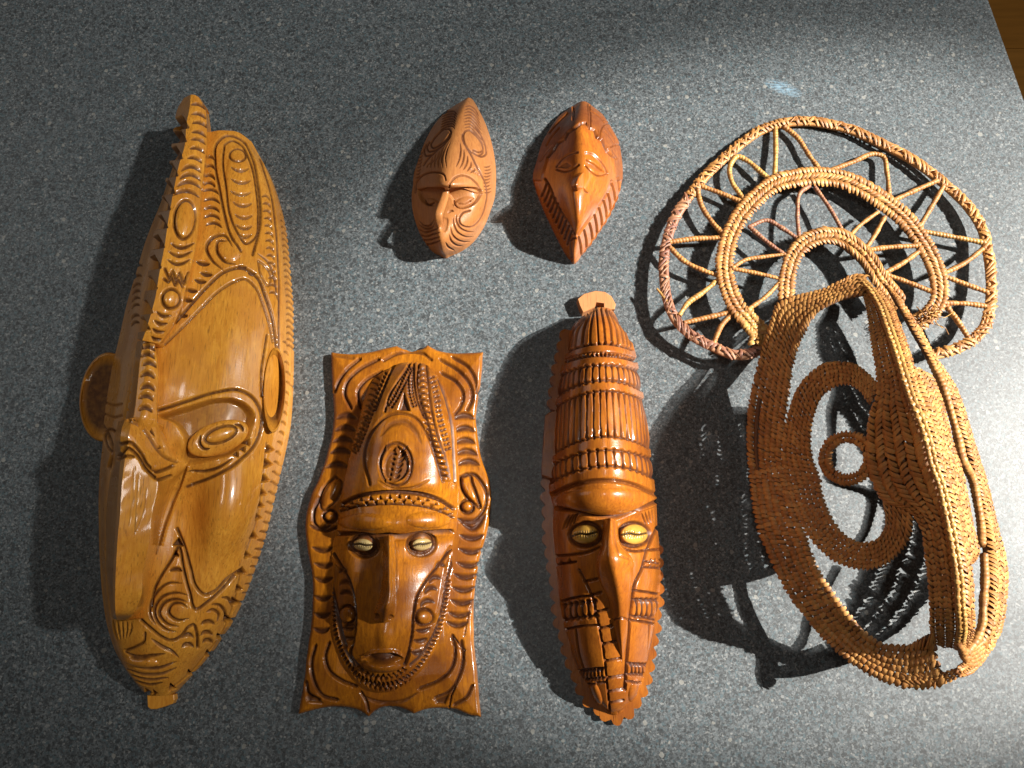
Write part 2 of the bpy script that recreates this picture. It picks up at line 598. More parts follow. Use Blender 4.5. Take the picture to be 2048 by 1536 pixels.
def dome_patch(name, T, cx, cy, rx, ry, rot, h, key, mat, parent, carve=None, sink=3.0, power=0.5, rings=16, seg=48, lift=0.0, amp=0.0):
    """a raised oval (eye, shell, boss) sitting on a carved surface"""
    c = T.p([(cx, cy)])[0]; rx /= T.s; ry /= T.s
    pl = plane_at(key, c[0], c[1], max(rx, ry))
    R, A = np.meshgrid(np.linspace(0, 1, rings + 1), np.linspace(0, 2 * math.pi, seg + 1), indexing='ij')
    u, v = rx * R * np.cos(A), ry * R * np.sin(A)
    r = math.radians(rot)
    dx, dy = u * math.cos(r) - v * math.sin(r), u * math.sin(r) + v * math.cos(r)
    z = pl[0] * dx + pl[1] * dy + pl[2] + lift + h * np.power(np.clip(1 - R * R, 0, 1), power) - sink * (R > 0.999)
    P = world(c[0] + dx, c[1] + dy, z)
    S = np.zeros_like(R)
    if carve is not None:
        x, y = photo(P)
        D, S = carve.eval(x.ravel(), y.ravel())
        P[..., 2] += D.reshape(R.shape) * U
        S = S.reshape(R.shape)
    n, m = R.shape
    idx = np.arange(n * m).reshape(n, m)
    idx[:, -1] = idx[:, 0]
    F = np.stack([idx[:-1, :-1], idx[1:, :-1], idx[1:, 1:], idx[:-1, 1:]], -1).reshape(-1, 4)
    V = P.reshape(-1, 3)
    nz = np.cross(V[F[:, 2]] - V[F[:, 0]], V[F[:, 3]] - V[F[:, 1]])[:, 2].sum()
    if nz < 0: F = F[:, ::-1]
    return mesh_obj(name, V, np.ascontiguousarray(F), mat, parent, {'stain': S.ravel()}, True, 60)


def plate(name, pts, z0, z1, mat, parent, stain=0.0, bevel=1.5):
    """flat piece with an outline given in photo pixels, from height z0 to z1"""
    p = np.array([q[:2] for q in pts], float)
    n = len(p)
    top = world(p[:, 0], p[:, 1], z1)
    c = top.mean(0)
    bot = top.copy(); bot[:, 2] = z0 * U
    inn = top + (c - top) / (np.linalg.norm(c - top, axis=1, keepdims=True) + 1e-9) * bevel * U
    mid = top.copy(); mid[:, 2] -= bevel * U
    V = np.concatenate([inn, mid, bot])
    F = [list(range(n))]
    for i in range(n):
        j = (i + 1) % n
        F.append([i, n + i, n + j, j]); F.append([n + i, 2 * n + i, 2 * n + j, n + j])
    F.append(list(range(3 * n - 1, 2 * n - 1, -1)))
    me = mesh_obj(name, V, F, mat, parent, {'stain': np.full(len(V), stain)}, False)
    import bmesh
    bm = bmesh.new(); bm.from_mesh(me.data)
    bmesh.ops.recalc_face_normals(bm, faces=bm.faces[:])
    bm.to_mesh(me.data); bm.free()
    return me


# ------------------------------------------------------------------ counter and floor
def build_counter():
    a = world(1980, 0)[:2]; b = world(2050, 196)[:2]
    d = (b - a) / np.linalg.norm(b - a)
    far = a - d * 0.25; near = b + d * 0.75
    outline = [tuple(near), tuple(far), (-0.95, far[1]), (-0.95, near[1])]
    r = 0.004
    V = []; F = []
    n = 4
    cen = np.mean(np.array(outline), 0)
    levels = [(-0.038, 0.0), (-0.003, 0.0), (-0.0009, 0.0009), (0.0, 0.003)]
    for z, ins in levels:
        for q in outline:
            q = np.array(q); u = (cen - q) / np.linalg.norm(cen - q)
            q2 = q + u * ins * 1.4
            V.append((q2[0], q2[1], z))
    F.append([3, 2, 1, 0])
    for k in range(3):
        for i in range(n):
            j = (i + 1) % n
            F.append([k * n + i, k * n + j, (k + 1) * n + j, (k + 1) * n + i])
    F.append([12, 13, 14, 15])
    o = mesh_obj('countertop', V, F, counter_material(), None, None, False)
    import bmesh
    bm = bmesh.new(); bm.from_mesh(o.data); bmesh.ops.recalc_face_normals(bm, faces=bm.faces[:]); bm.to_mesh(o.data); bm.free()
    tag(o, 'dark grey speckled laminate countertop under the masks', None, None, 'structure')
    # wooden floor far below, seen past the counter's edge
    zf = -0.70
    zfU = zf / U
    c = world(2020, 60, zfU)
    fl = mesh_obj('floor', [(c[0] - 3, c[1] - 3, zf - 0.012), (c[0] + 2, c[1] - 3, zf - 0.012), (c[0] + 2, c[1] + 2, zf - 0.012), (c[0] - 3, c[1] + 2, zf - 0.012)],
                  [[0, 1, 2, 3]], plank_material('floor_joint', (0.03, 0.015, 0.006), (0.05, 0.025, 0.01), 0), None, None, False)
    tag(fl, 'orange-brown wooden floor below the counter edge', None, None, 'structure')
    # planks run across the picture; one joint shows at y = 95
    y0 = world(2020, 97, zfU)[1]
    mats = [plank_material('floor_plank_%d' % i, q, tuple(v * 1.3 for v in q), 0) for i, q in enumerate([(0.48, 0.21, 0.035), (0.56, 0.26, 0.05), (0.52, 0.235, 0.042)])]
    w = 0.135
    for i in range(-4, 5):
        ya, yb = y0 + i * w + 0.0006, y0 + (i + 1) * w - 0.0006
        x0, x1 = c[0] - 1.2 + 0.3 * (i % 3), c[0] + 1.2
        zt = zf
        V = [(x0, ya, zt - 0.01), (x1, ya, zt - 0.01), (x1, yb, zt - 0.01), (x0, yb, zt - 0.01), (x0, ya, zt), (x1, ya, zt), (x1, yb, zt), (x0, yb, zt)]
        mesh_obj('plank', V, [[3, 2, 1, 0], [4, 5, 6, 7], [0, 1, 5, 4], [1, 2, 6, 5], [2, 3, 7, 6], [3, 0, 4, 7]], mats[i % 3], fl, None, False)


build_counter()
# ================================================================== big honey-coloured mask
A = Z(140, 170, 2.898); B = Z(140, 670, 3.4125); Cz = Z(140, 1000, 3.4917)
big = thing('carved_mask', (350, 850), 'largest carved mask, honey-brown wood with toothed crest, long flat nose and ears', 'mask')


def carve_big_body():
    c = Carve()
    # long oval loop on the upper right
    c.cut(A, [(990, 965), (930, 870), (895, 750), (865, 600), (840, 450), (850, 340), (900, 295), (1000, 320), (1060, 420), (1090, 560), (1105, 700), (1100, 820), (1060, 985)], w=3.6, d=5)
    c.closed(A, [(895, 345), (885, 430), (905, 600), (925, 750), (970, 860), (1020, 920), (1070, 890), (1090, 770), (1080, 600), (1040, 430), (990, 345), (935, 322)], w=3.0, d=4)
    c.dome(A, 985, 640, 80, 280, -4, 4)
    c.ell(A, 972, 410, 48, 38, 0, w=3, d=3.5)
    for y, x in ((480, 985), (550, 990), (620, 988), (685, 998), (755, 1005), (815, 1008), (862, 1010)):
        c.arc(A, x, y, 62 - abs(y - 600) * 0.06, -26, 3, w=4.2, d=5, stain=0.7)
    for y, x in ((440, 812), (490, 810), (545, 805), (588, 806), (628, 815), (682, 820), (732, 818), (778, 822), (822, 832)):
        c.arc(A, x, y, 48 if y > 600 else 34, 22, 8, w=4.4, d=5.5)
    # hook spirals
    c.cut(A, [(890, 1075), (815, 1005), (790, 935), (828, 882), (895, 872), (942, 945)], w=4.5, d=6, taper=1)
    c.cut(A, [(965, 1040), (895, 1022), (852, 965), (858, 905), (915, 905)], w=4, d=5.5, taper=1)
    c.dome(A, 925, 960, 70, 60, 0, 4)
    for x, y, r in ((770, 1030, 30), (790, 1092, 26), (755, 1132, 26), (705, 1185, 24), (682, 1240, 22), (652, 1330, 22), (1000, 1052, 18), (1056, 1088, 18)):
        c.arc(A, x, y, r * 1.4, -10, 10, w=6, d=6.5, stain=0.95)
    # forehead border, double line
    c.cut(A, [(610, 1375), (700, 1270), (800, 1160), (900, 1080), (1000, 1062), (1080, 1110), (1130, 1220), (1168, 1330), (1195, 1480), (1205, 1560)], w=4, d=6)
    c.cut(A, [(545, 1505), (650, 1405), (760, 1292), (850, 1203), (950, 1142), (1010, 1125), (1070, 1170), (1112, 1260), (1150, 1370), (1178, 1490)], w=3.2, d=4.5, stain=0.6)
    # right flank
    c.cut(A, [(1105, 430), (1165, 620), (1195, 850), (1212, 1100), (1212, 1300), (1215, 1560)], w=3, d=4)
    c.cut(B, [(1345, 0), (1330, 100), (1310, 250), (1310, 420)], w=3, d=4)
    for i in range(14):
        t = i / 13.0
        c.arc(A, 1135 + 42 * t, 660 + 560 * t, 26, 16, 25, w=3.6, d=4.5, stain=0.7)
    c.closed(A, [(1090, 1020), (1130, 1050), (1165, 1120), (1150, 1165), (1105, 1100)], w=3, d=3.5, stain=0.6)
    c.cut(A, [(1085, 975), (1150, 1030), (1185, 1130), (1200, 1250)], w=3, d=3.5, taper=1)
    for i in range(22):
        t = i / 21.0
        c.arc(A, 1232 + 40 * math.sin(t * 1.5), 760 + 760 * t, 17, 9, 20, w=3.4, d=3.5, stain=0.6)
    for i in range(34):                                     # notches low on the rim
        t = i / 33.0
        xs = np.interp(t, [0, .25, .5, .75, 1], [1480, 1430, 1360, 1190 + 140, 860 + 90])
        q = [(1470, 60), (1490, 300), (1450, 640), (1410, 880), (1370, 1080), (1330, 1300)] if t < 0.55 else None
        if q:
            yy = 60 + (1300 - 60) * t / 0.55
            xx = np.interp(yy, [p[1] for p in q], [p[0] for p in q])
            c.arc(B, xx, yy, 22, 9, 35, w=3.2, d=3.2, stain=0.55)
        else:
            q = [(1350, 180), (1310, 330), (1260, 520), (1190, 740), (1100, 930), (980, 1090)]
            yy = 180 + 910 * (t - 0.55) / 0.45
            xx = np.interp(yy, [p[1] for p in q], [p[0] for p in q])
            c.arc(Cz, xx + 10, yy, 26, 9, 20, w=3.4, d=3.6, stain=0.65)
    # line of triangular chips on the right
    for x, y in ((1365, 780), (1352, 880), (1332, 985), (1318, 1080), (1300, 1162), (1280, 1245), (1250, 1370), (1212, 1505)):
        c.tri(B, x, y, 34, 20, 11, 1.0)
    for x, y in ((1205, 500), (1178, 620), (1150, 712), (1100, 832), (1040, 955), (962, 1075), (835, 1212), (712, 1312), (540, 1345), (590, 1350)):
        c.tri(Cz, x, y, 31, 15, 10, 1.0)
    c.cut(B, [(1345, 740), (1320, 980), (1285, 1220), (1200, 1500)], w=2.6, d=4, stain=0.5)
    c.cut(Cz, [(1200, 480), (1150, 710), (1060, 930), (940, 1090), (830, 1220), (700, 1320)], w=2.4, d=3, stain=0.45)
    # eye socket
    c.cut(B, [(600, 512), (800, 450), (1000, 390), (1150, 376), (1250, 430), (1302, 525), (1308, 620), (1270, 740), (1150, 862), (1000, 955), (800, 1035)], w=4.2, d=5)
    c.poly(B, [(600, 552), (800, 492), (1000, 440), (1110, 440), (1200, 478), (1252, 540), (1235, 650), (1205, 730), (1120, 800), (1000, 840), (870, 872), (800, 880), (775, 680), (720, 600)], -22, 7, 0.5, True)  # shadow of the sunken socket also put into the stain value
    c.cut(B, [(800, 925), (920, 930), (1020, 900), (1110, 840)], w=4, d=6, taper=1, stain=0.9)
    for x, y in ((1215, 735), (1185, 780), (1135, 815)):
        c.tri(B, x, y, 26, 60, 8)
    # cheek and its lower border
    c.dome(B, 1060, 1180, 240, 430, 10, 16, power=2.0)
    c.cut(B, [(800, 905), (760, 1010), (700, 1150), (650, 1290), (590, 1490)], w=3.2, d=6, stain=0.55)
    c.cut(B, [(815, 890), (775, 1010), (715, 1150), (660, 1290), (605, 1490)], w=4, d=-7, stain=0)
    c.cut(Cz, [(750, 200), (800, 330), (842, 480), (882, 610), (940, 662), (1010, 640), (1100, 552), (1195, 488)], w=4, d=6, stain=0.7)
    c.cut(Cz, [(570, 745), (592, 620), (650, 510), (720, 400), (755, 330), (792, 480), (832, 640), (880, 765), (960, 715), (1050, 640), (1150, 530)], w=3.8, d=6)
    c.tri(Cz, 755, 300, 34, -90, 12)
    c.tri(Cz, 740, 380, 26, -90, 9)
    # chin swirl
    c.dome(Cz, 770, 770, 90, 70, 0, 3)
    c.cut(Cz, [(825, 752), (780, 722), (712, 730), (690, 785), (745, 835), (830, 826)], w=4.4, d=5.5, taper=1)
    c.cut(Cz, [(822, 712), (740, 692), (655, 720), (622, 790), (670, 858), (765, 885)], w=4.4, d=5.5, taper=1)
    c.cut(Cz, [(828, 665), (730, 648), (640, 680), (590, 760), (612, 850), (680, 905), (750, 920)], w=4.2, d=5, taper=1)
    c.cut(Cz, [(782, 580), (690, 580), (610, 640), (565, 720), (560, 800), (600, 870)], w=4, d=5, taper=1)
    c.arc(Cz, 740, 498, 42, 12, 0, w=6, d=7)
    c.cut(Cz, [(495, 838), (560, 892), (640, 955), (705, 980), (775, 950), (830, 885), (862, 872), (885, 925), (892, 1030)], w=3.8, d=5.5)
    c.cut(Cz, [(952, 782), (1000, 768), (1042, 800), (1030, 850)], w=4, d=5, taper=1)
    c.cut(Cz, [(985, 730), (1050, 738), (1088, 790), (1070, 850)], w=4, d=5, taper=1)
    c.cut(Cz, [(1060, 682), (1110, 690), (1130, 740)], w=4, d=5, taper=1)
    for x, y, r in ((965, 872, 50), (955, 945, 42), (962, 1000, 36), (822, 962, 40), (822, 1030, 42)):
        c.arc(Cz, x, y, r, 18, 0, w=6, d=6, stain=0.8)
    c.cut(Cz, [(565, 968), (640, 1022), (715, 1060), (762, 1102)], w=4.4, d=5, taper=1)
    c.cut(Cz, [(522, 930), (516, 985), (455, 1028), (385, 1055)], w=3.8, d=4.5)
    for k in range(5):
        c.cut(Cz, [(300 + k * 32, 830 + k * 6), (305 + k * 30, 900), (330 + k * 18, 985 - k * 6)], w=3, d=4, taper=1, stain=0.6)
    # lips
    c.dome(Cz, 500, 1130, 120, 34, 5, 7)
    c.cut(Cz, [(378, 1062), (450, 1096), (560, 1092), (665, 1072)], w=5, d=7, taper=1)
    c.cut(Cz, [(385, 1130), (480, 1168), (600, 1178), (745, 1130)], w=4.4, d=6, taper=1, stain=0.9)
    c.cut(Cz, [(395, 1180), (500, 1218), (640, 1215), (745, 1172)], w=4.2, d=5, taper=1)
    c.cut(Cz, [(425, 1222), (540, 1258), (690, 1240)], w=4.2, d=5, taper=1)
    c.cut(Cz, [(450, 1260), (550, 1292), (650, 1275)], w=3.8, d=4, taper=1)
    # left flank scratches and eye
    c.cut(B, [(215, 610), (260, 690), (290, 800), (270, 900)], w=5, d=7)
    c.ell(B, 285, 720, 45, 80, -15, w=3.5, d=4)
    for y in (480, 560):
        c.cut(B, [(215, y - 30), (300, y), (350, y - 10)], w=3, d=3.5, stain=0.4)
    for y in (1000, 1060, 1110, 1150, 1190, 1230, 1290, 1330):
        c.arc(A, 395 - (y - 1000) * 0.05, y + 60, 26, 14, -20, w=4, d=4, stain=0.7)
    return c


loft('head', [
    FULL((352, 318, 35), (372, 292, 50), (395, 275, 60), (425, 264, 62), (455, 261, 55), (480, 266, 45), (503, 283, 30)),
    FULL((325, 395, 45), (350, 370, 85), (385, 350, 105), (430, 335, 105), (480, 325, 90), (515, 330, 60), (540, 355, 25)),
    FULL((298, 460, 50), (330, 455, 115), (372, 450, 135), (425, 445, 132), (490, 440, 110), (545, 440, 65), (566, 450, 22)),
    FULL((268, 560, 55), (305, 560, 135), (345, 560, 155), (405, 560, 150), (485, 560, 125), (555, 560, 70), (578, 560, 20)),
    FULL((236, 680, 60), (280, 680, 150), (315, 685, 168), (390, 690, 160), (480, 690, 132), (555, 690, 75), (583, 690, 20)),
    FULL((216, 780, 60), (262, 780, 155), (300, 785, 170), (375, 790, 162), (470, 790, 132), (548, 790, 75), (580, 790, 20)),
    FULL((206, 870, 60), (245, 870, 150), (290, 875, 165), (370, 880, 158), (460, 880, 130), (535, 875, 75), (572, 870, 20)),
    FULL((199, 980, 60), (235, 980, 140), (290, 985, 145), (365, 990, 116), (450, 990, 118), (515, 985, 76), (548, 975, 20)),
    FULL((198, 1080, 60), (232, 1080, 130), (290, 1085, 132), (360, 1090, 104), (430, 1090, 108), (485, 1085, 72), (522, 1080, 20)),
    FULL((204, 1180, 55), (235, 1190, 110), (285, 1195, 112), (340, 1195, 102), (400, 1190, 98), (455, 1185, 64), (490, 1175, 20)),
    FULL((220, 1275, 45), (245, 1290, 85), (280, 1295, 95), (320, 1295, 95), (365, 1290, 82), (410, 1280, 55), (448, 1262, 20)),
    FULL((245, 1330, 35), (262, 1345, 60), (285, 1350, 66), (315, 1350, 66), (345, 1345, 58), (375, 1338, 40), (405, 1322, 18)),
    FULL((285, 1383, 20), (295, 1388, 30), (305, 1390, 32), (318, 1391, 32), (330, 1391, 30), (340, 1389, 25), (350, 1383, 15)),
], M_BIG, big, carve_big_body(), key='big', amp=0.7)


def carve_crest():
    c = Carve()
    for x, y in ((655, 222), (640, 300), (618, 400), (592, 500), (575, 600), (546, 695), (530, 800), (512, 915), (494, 1035), (470, 1155), (445, 1295), (430, 1395)):
        c.poly(A, [(x - 60, y - 16), (x - 8, y - 44), (x + 30, y + 22), (x - 50, y + 32)], -15, 6, 0.75)
    for x, y in ((742, 130), (745, 185), (752, 236), (746, 290), (742, 332), (736, 384), (722, 440)):
        c.arc(A, x, y, 46, 16, 18, w=5, d=6)
    for x, y, h in ((702, 505, 58), (695, 552, 62), (688, 596, 70), (672, 648, 78)):
        c.arc(A, x, y, h, 32, 5, w=5.5, d=6.5)
    c.ell(A, 665, 780, 62, 112, 4, w=4.2, d=6)
    c.dome(A, 665, 780, 56, 104, 4, 5)
    for x, y, h in ((652, 925, 72), (640, 972, 72), (632, 1020, 70)):
        c.arc(A, x, y - 10, h, -32, 0, w=5, d=6)
    z = [(548, 1066), (572, 1118), (596, 1078), (620, 1135), (640, 1090), (664, 1150), (688, 1092)]
    c.cut(A, z, w=4, d=6, smooth=False)
    c.cut(A, [(545, 1125), (568, 1140), (590, 1115), (612, 1160), (636, 1130), (655, 1170)], w=4, d=6, smooth=False)
    c.ell(A, 585, 1240, 52, 56, 0, w=4.2, d=6)
    c.dome(A, 585, 1240, 46, 50, 0, 4)
    for x, y, h in ((545, 1325, 46), (528, 1372, 42), (514, 1420, 38), (502, 1464, 32)):
        c.arc(A, x, y, h, -18, 15, w=5.5, d=6)
    return c


loft('crest', [
    A((660, 75, 108), (700, 55, 125), (720, 58, 125), (745, 70, 118), (762, 88, 90)),
    A((628, 125, 100), (695, 122, 138), (735, 125, 134), (780, 132, 117), (790, 142, 70)),
    A((602, 220, 105), (675, 225, 156), (725, 230, 150), (792, 235, 127), (802, 245, 75)),
    A((590, 330, 110), (666, 340, 172), (720, 340, 165), (792, 340, 140), (802, 350, 85)),
    A((572, 470, 115), (630, 470, 188), (690, 480, 180), (775, 490, 152), (788, 495, 105)),
    A((540, 600, 120), (603, 600, 198), (680, 610, 190), (760, 620, 160), (772, 625, 120)),
    A((500, 780, 130), (570, 780, 208), (660, 790, 200), (745, 800, 170), (757, 805, 132)),
    A((465, 950, 135), (545, 950, 214), (630, 960, 205), (722, 970, 177), (735, 975, 142)),
    A((450, 1100, 140), (515, 1110, 218), (595, 1120, 210), (680, 1130, 184), (695, 1135, 150)),
    A((425, 1250, 145), (490, 1250, 220), (565, 1260, 212), (645, 1280, 187), (660, 1285, 155)),
    A((400, 1390, 150), (450, 1390, 218), (520, 1410, 208), (590, 1400, 187), (605, 1400, 160)),
    A((390, 1470, 150), (420, 1480, 210), (470, 1490, 203), (520, 1500, 188), (548, 1495, 162)),
], M_BIG, big, carve_crest(), ucrease=(1, 3), skirt=60, rough_seed=3)

sc_ = Carve()
for x, y in ((535, 105), (530, 157), (540, 217), (530, 292), (530, 377), (520, 442), (515, 522)):
    sc_.arc(B, x, y, 48, 26, 8, w=7, d=8, stain=0.95)
for y in range(100, 540, 60):
    sc_.arc(B, 425 - (y - 100) * 0.1, y, 20, 10, 0, w=4, d=4, stain=0.6)
loft('forehead_ridge', [
    B((462, 45, 150), (500, 40, 195), (545, 36, 198), (578, 55, 190), (590, 70, 155)),
    B((430, 200, 145), (475, 200, 205), (535, 200, 208), (596, 200, 195), (604, 200, 158)),
    B((400, 400, 145), (455, 400, 212), (520, 400, 215), (598, 400, 198), (606, 400, 158)),
    B((370, 570, 140), (430, 570, 218), (500, 580, 222), (592, 600, 200), (604, 605, 152)),
    B((350, 650, 130), (415, 650, 212), (480, 665, 214), (590, 690, 186), (602, 695, 140)),
], M_BIG, big, sc_, ucrease=(1, 3), skirt=100, rough_seed=4)

nc = Carve()
nc.cut(B, [(400, 585), (470, 610), (540, 690), (590, 770), (660, 835), (730, 862)], w=4.5, d=5, stain=0.55)
nc.cut(B, [(430, 575), (500, 595), (560, 660), (578, 690)], w=5, d=8, stain=0.95, taper=1)
nc.cut(B, [(345, 745), (410, 735), (480, 800), (530, 890), (590, 930), (660, 915), (710, 890)], w=4.5, d=6, stain=0.75)
nc.cut(B, [(335, 830), (390, 775), (450, 815), (520, 920), (600, 985), (690, 965)], w=4.5, d=6, stain=0.75)
nc.cut(B, [(330, 850), (370, 830), (430, 830)], w=4, d=5, stain=0.6)
nc.tri(B, 618, 765, 14, 0, 6)
for pts in ([(440, 900), (430, 1100), (400, 1300)], [(470, 960), (455, 1150), (440, 1350)], [(520, 1040), (505, 1200), (440, 1360)]):
    nc.cut(B, pts, w=1.4, d=0.35, stain=0.4)
loft('nose', [
    B((330, 590, 140), (375, 575, 222), (425, 565, 228), (510, 620, 214), (598, 600, 188), (606, 600, 150)),
    B((300, 720, 130), (345, 690, 236), (400, 690, 243), (520, 770, 222), (650, 790, 182), (745, 830, 140)),
    B((292, 860, 125), (345, 840, 226), (378, 835, 236), (560, 900, 226), (690, 930, 172), (795, 895, 135)),
    B((262, 1000, 115), (335, 1000, 224), (358, 1000, 236), (600, 1000, 222), (672, 1030, 158), (745, 1015, 112)),
    B((243, 1200, 110), (322, 1200, 221), (345, 1200, 234), (566, 1200, 220), (620, 1225, 150), (672, 1210, 102)),
    Cz((248, 300, 105), (312, 300, 217), (330, 300, 230), (552, 300, 217), (596, 330, 142), (630, 330, 96)),
    Cz((255, 500, 100), (303, 500, 211), (320, 500, 224), (512, 500, 210), (552, 540, 136), (578, 540, 92)),
    Cz((272, 680, 98), (300, 680, 204), (315, 680, 216), (492, 690, 204), (512, 720, 150), (535, 705, 105)),
    Cz((288, 795, 98), (302, 795, 188), (318, 790, 204), (436, 800, 190), (470, 790, 142), (490, 785, 100)),
    Cz((298, 825, 100), (308, 830, 158), (330, 836, 178), (400, 838, 165), (438, 830, 130), (450, 818, 100)),
], M_BIG, big, nc, ucrease=(1, 2, 3), skirt=70, rough_seed=6, sharp=26)

ec = Carve()
ec.ell(B, 1025, 680, 112, 50, -20, w=4, d=5, stain=0.75)
ec.dome(B, 1025, 680, 92, 34, -20, 3)
ec.cut(B, [(890, 680), (882, 740), (910, 775), (955, 775)], w=4.5, d=6, taper=1, stain=0.95)
ec.cut(B, [(1120, 608), (1160, 620), (1182, 660)], w=4.5, d=6, taper=1, stain=0.95)
dome_patch('eye', B, 1010, 705, 222, 112, -20, 13, 'big', M_BIG, big, ec, sink=14, lift=-16, rings=40, seg=110)


def ear(name, cx, cy, hw, hh, rot, zc, tilt_x, depth, flare):
    """hollow leaf-shaped ear: dished inside, thin rim, outer wall down to the head"""
    prof = [(0.0, -depth), (0.35, -depth * 0.9), (0.7, -depth * 0.5), (0.9, -depth * 0.08), (0.96, 3), (1.0, 2), (1.02, -4), (0.96, -flare)]
    seg = 56
    P = np.zeros((len(prof), seg + 1, 3)); r0 = math.radians(rot)
    S = np.zeros((len(prof), seg + 1))
    for i, (r, dz) in enumerate(prof):
        for j in range(seg + 1):
            a = 2 * math.pi * j / seg
            u, v = hw * r * math.cos(a), hh * r * math.sin(a)
            v *= 1 - 0.18 * math.cos(a) * 0
            x, y = u * math.cos(r0) - v * math.sin(r0), u * math.sin(r0) + v * math.cos(r0)
            P[i, j] = world(cx + x, cy + y, max(zc + tilt_x * x + dz, 6))
            S[i, j] = 0.8 if r < 0.9 else 0.05
    n, m = P.shape[:2]
    idx = np.arange(n * m).reshape(n, m); idx[:, -1] = idx[:, 0]
    F = np.stack([idx[:-1, :-1], idx[1:, :-1], idx[1:, 1:], idx[:-1, 1:]], -1).reshape(-1, 4)
    V = P.reshape(-1, 3)
    nz = np.cross(V[F[:, 2]] - V[F[:, 0]], V[F[:, 3]] - V[F[:, 1]])[:, 2].sum()
    if nz < 0: F = F[:, ::-1]
    return mesh_obj(name, V, np.ascontiguousarray(F), M_BIG, big, {'stain': S.ravel()}, True, 60)


ear('ear', 549, 780, 22, 84, 2, 86, -0.5, 28, 60)
ear('ear', 212, 794, 52, 88, 6, 46, 0.1, 5, 40)
plate('peg', Cz((536, 1365), (540, 1445), (560, 1462), (600, 1462), (660, 1445), (712, 1425), (728, 1395), (724, 1360), (640, 1350)), 0, 15, M_BIG, big)

# ================================================================== rectangular board mask
D = Z(590, 670, 3.746); E = Z(580, 1040, 3.657)
board = thing('board_mask', (785, 1070), 'amber carved face on a flat scalloped board with pale shell eyes', 'mask')


def resample(p, n):
    p = np.asarray(p, float)
    L = np.concatenate([[0], np.cumsum(np.linalg.norm(np.diff(p, axis=0), axis=1))])
    t = np.linspace(0, L[-1], n)
    return np.stack([np.interp(t, L, p[:, i]) for i in range(p.shape[1])], 1)


def smooth_path(p, creases=(), per=2.0):
    return spline(np.asarray(p, float), per, creases)


def coons(top, bot, left, right, nu, nv):
    t, b = resample(top, nu), resample(bot, nu)
    l, r = resample(left, nv), resample(right, nv)
    u = np.linspace(0, 1, nu)[None, :, None]; v = np.linspace(0, 1, nv)[:, None, None]
    return ((1 - v) * t[None] + v * b[None] + (1 - u) * l[:, None] + u * r[:, None]
            - ((1 - u) * (1 - v) * t[0] + u * (1 - v) * t[-1] + (1 - u) * v * b[0] + u * v * b[-1]))


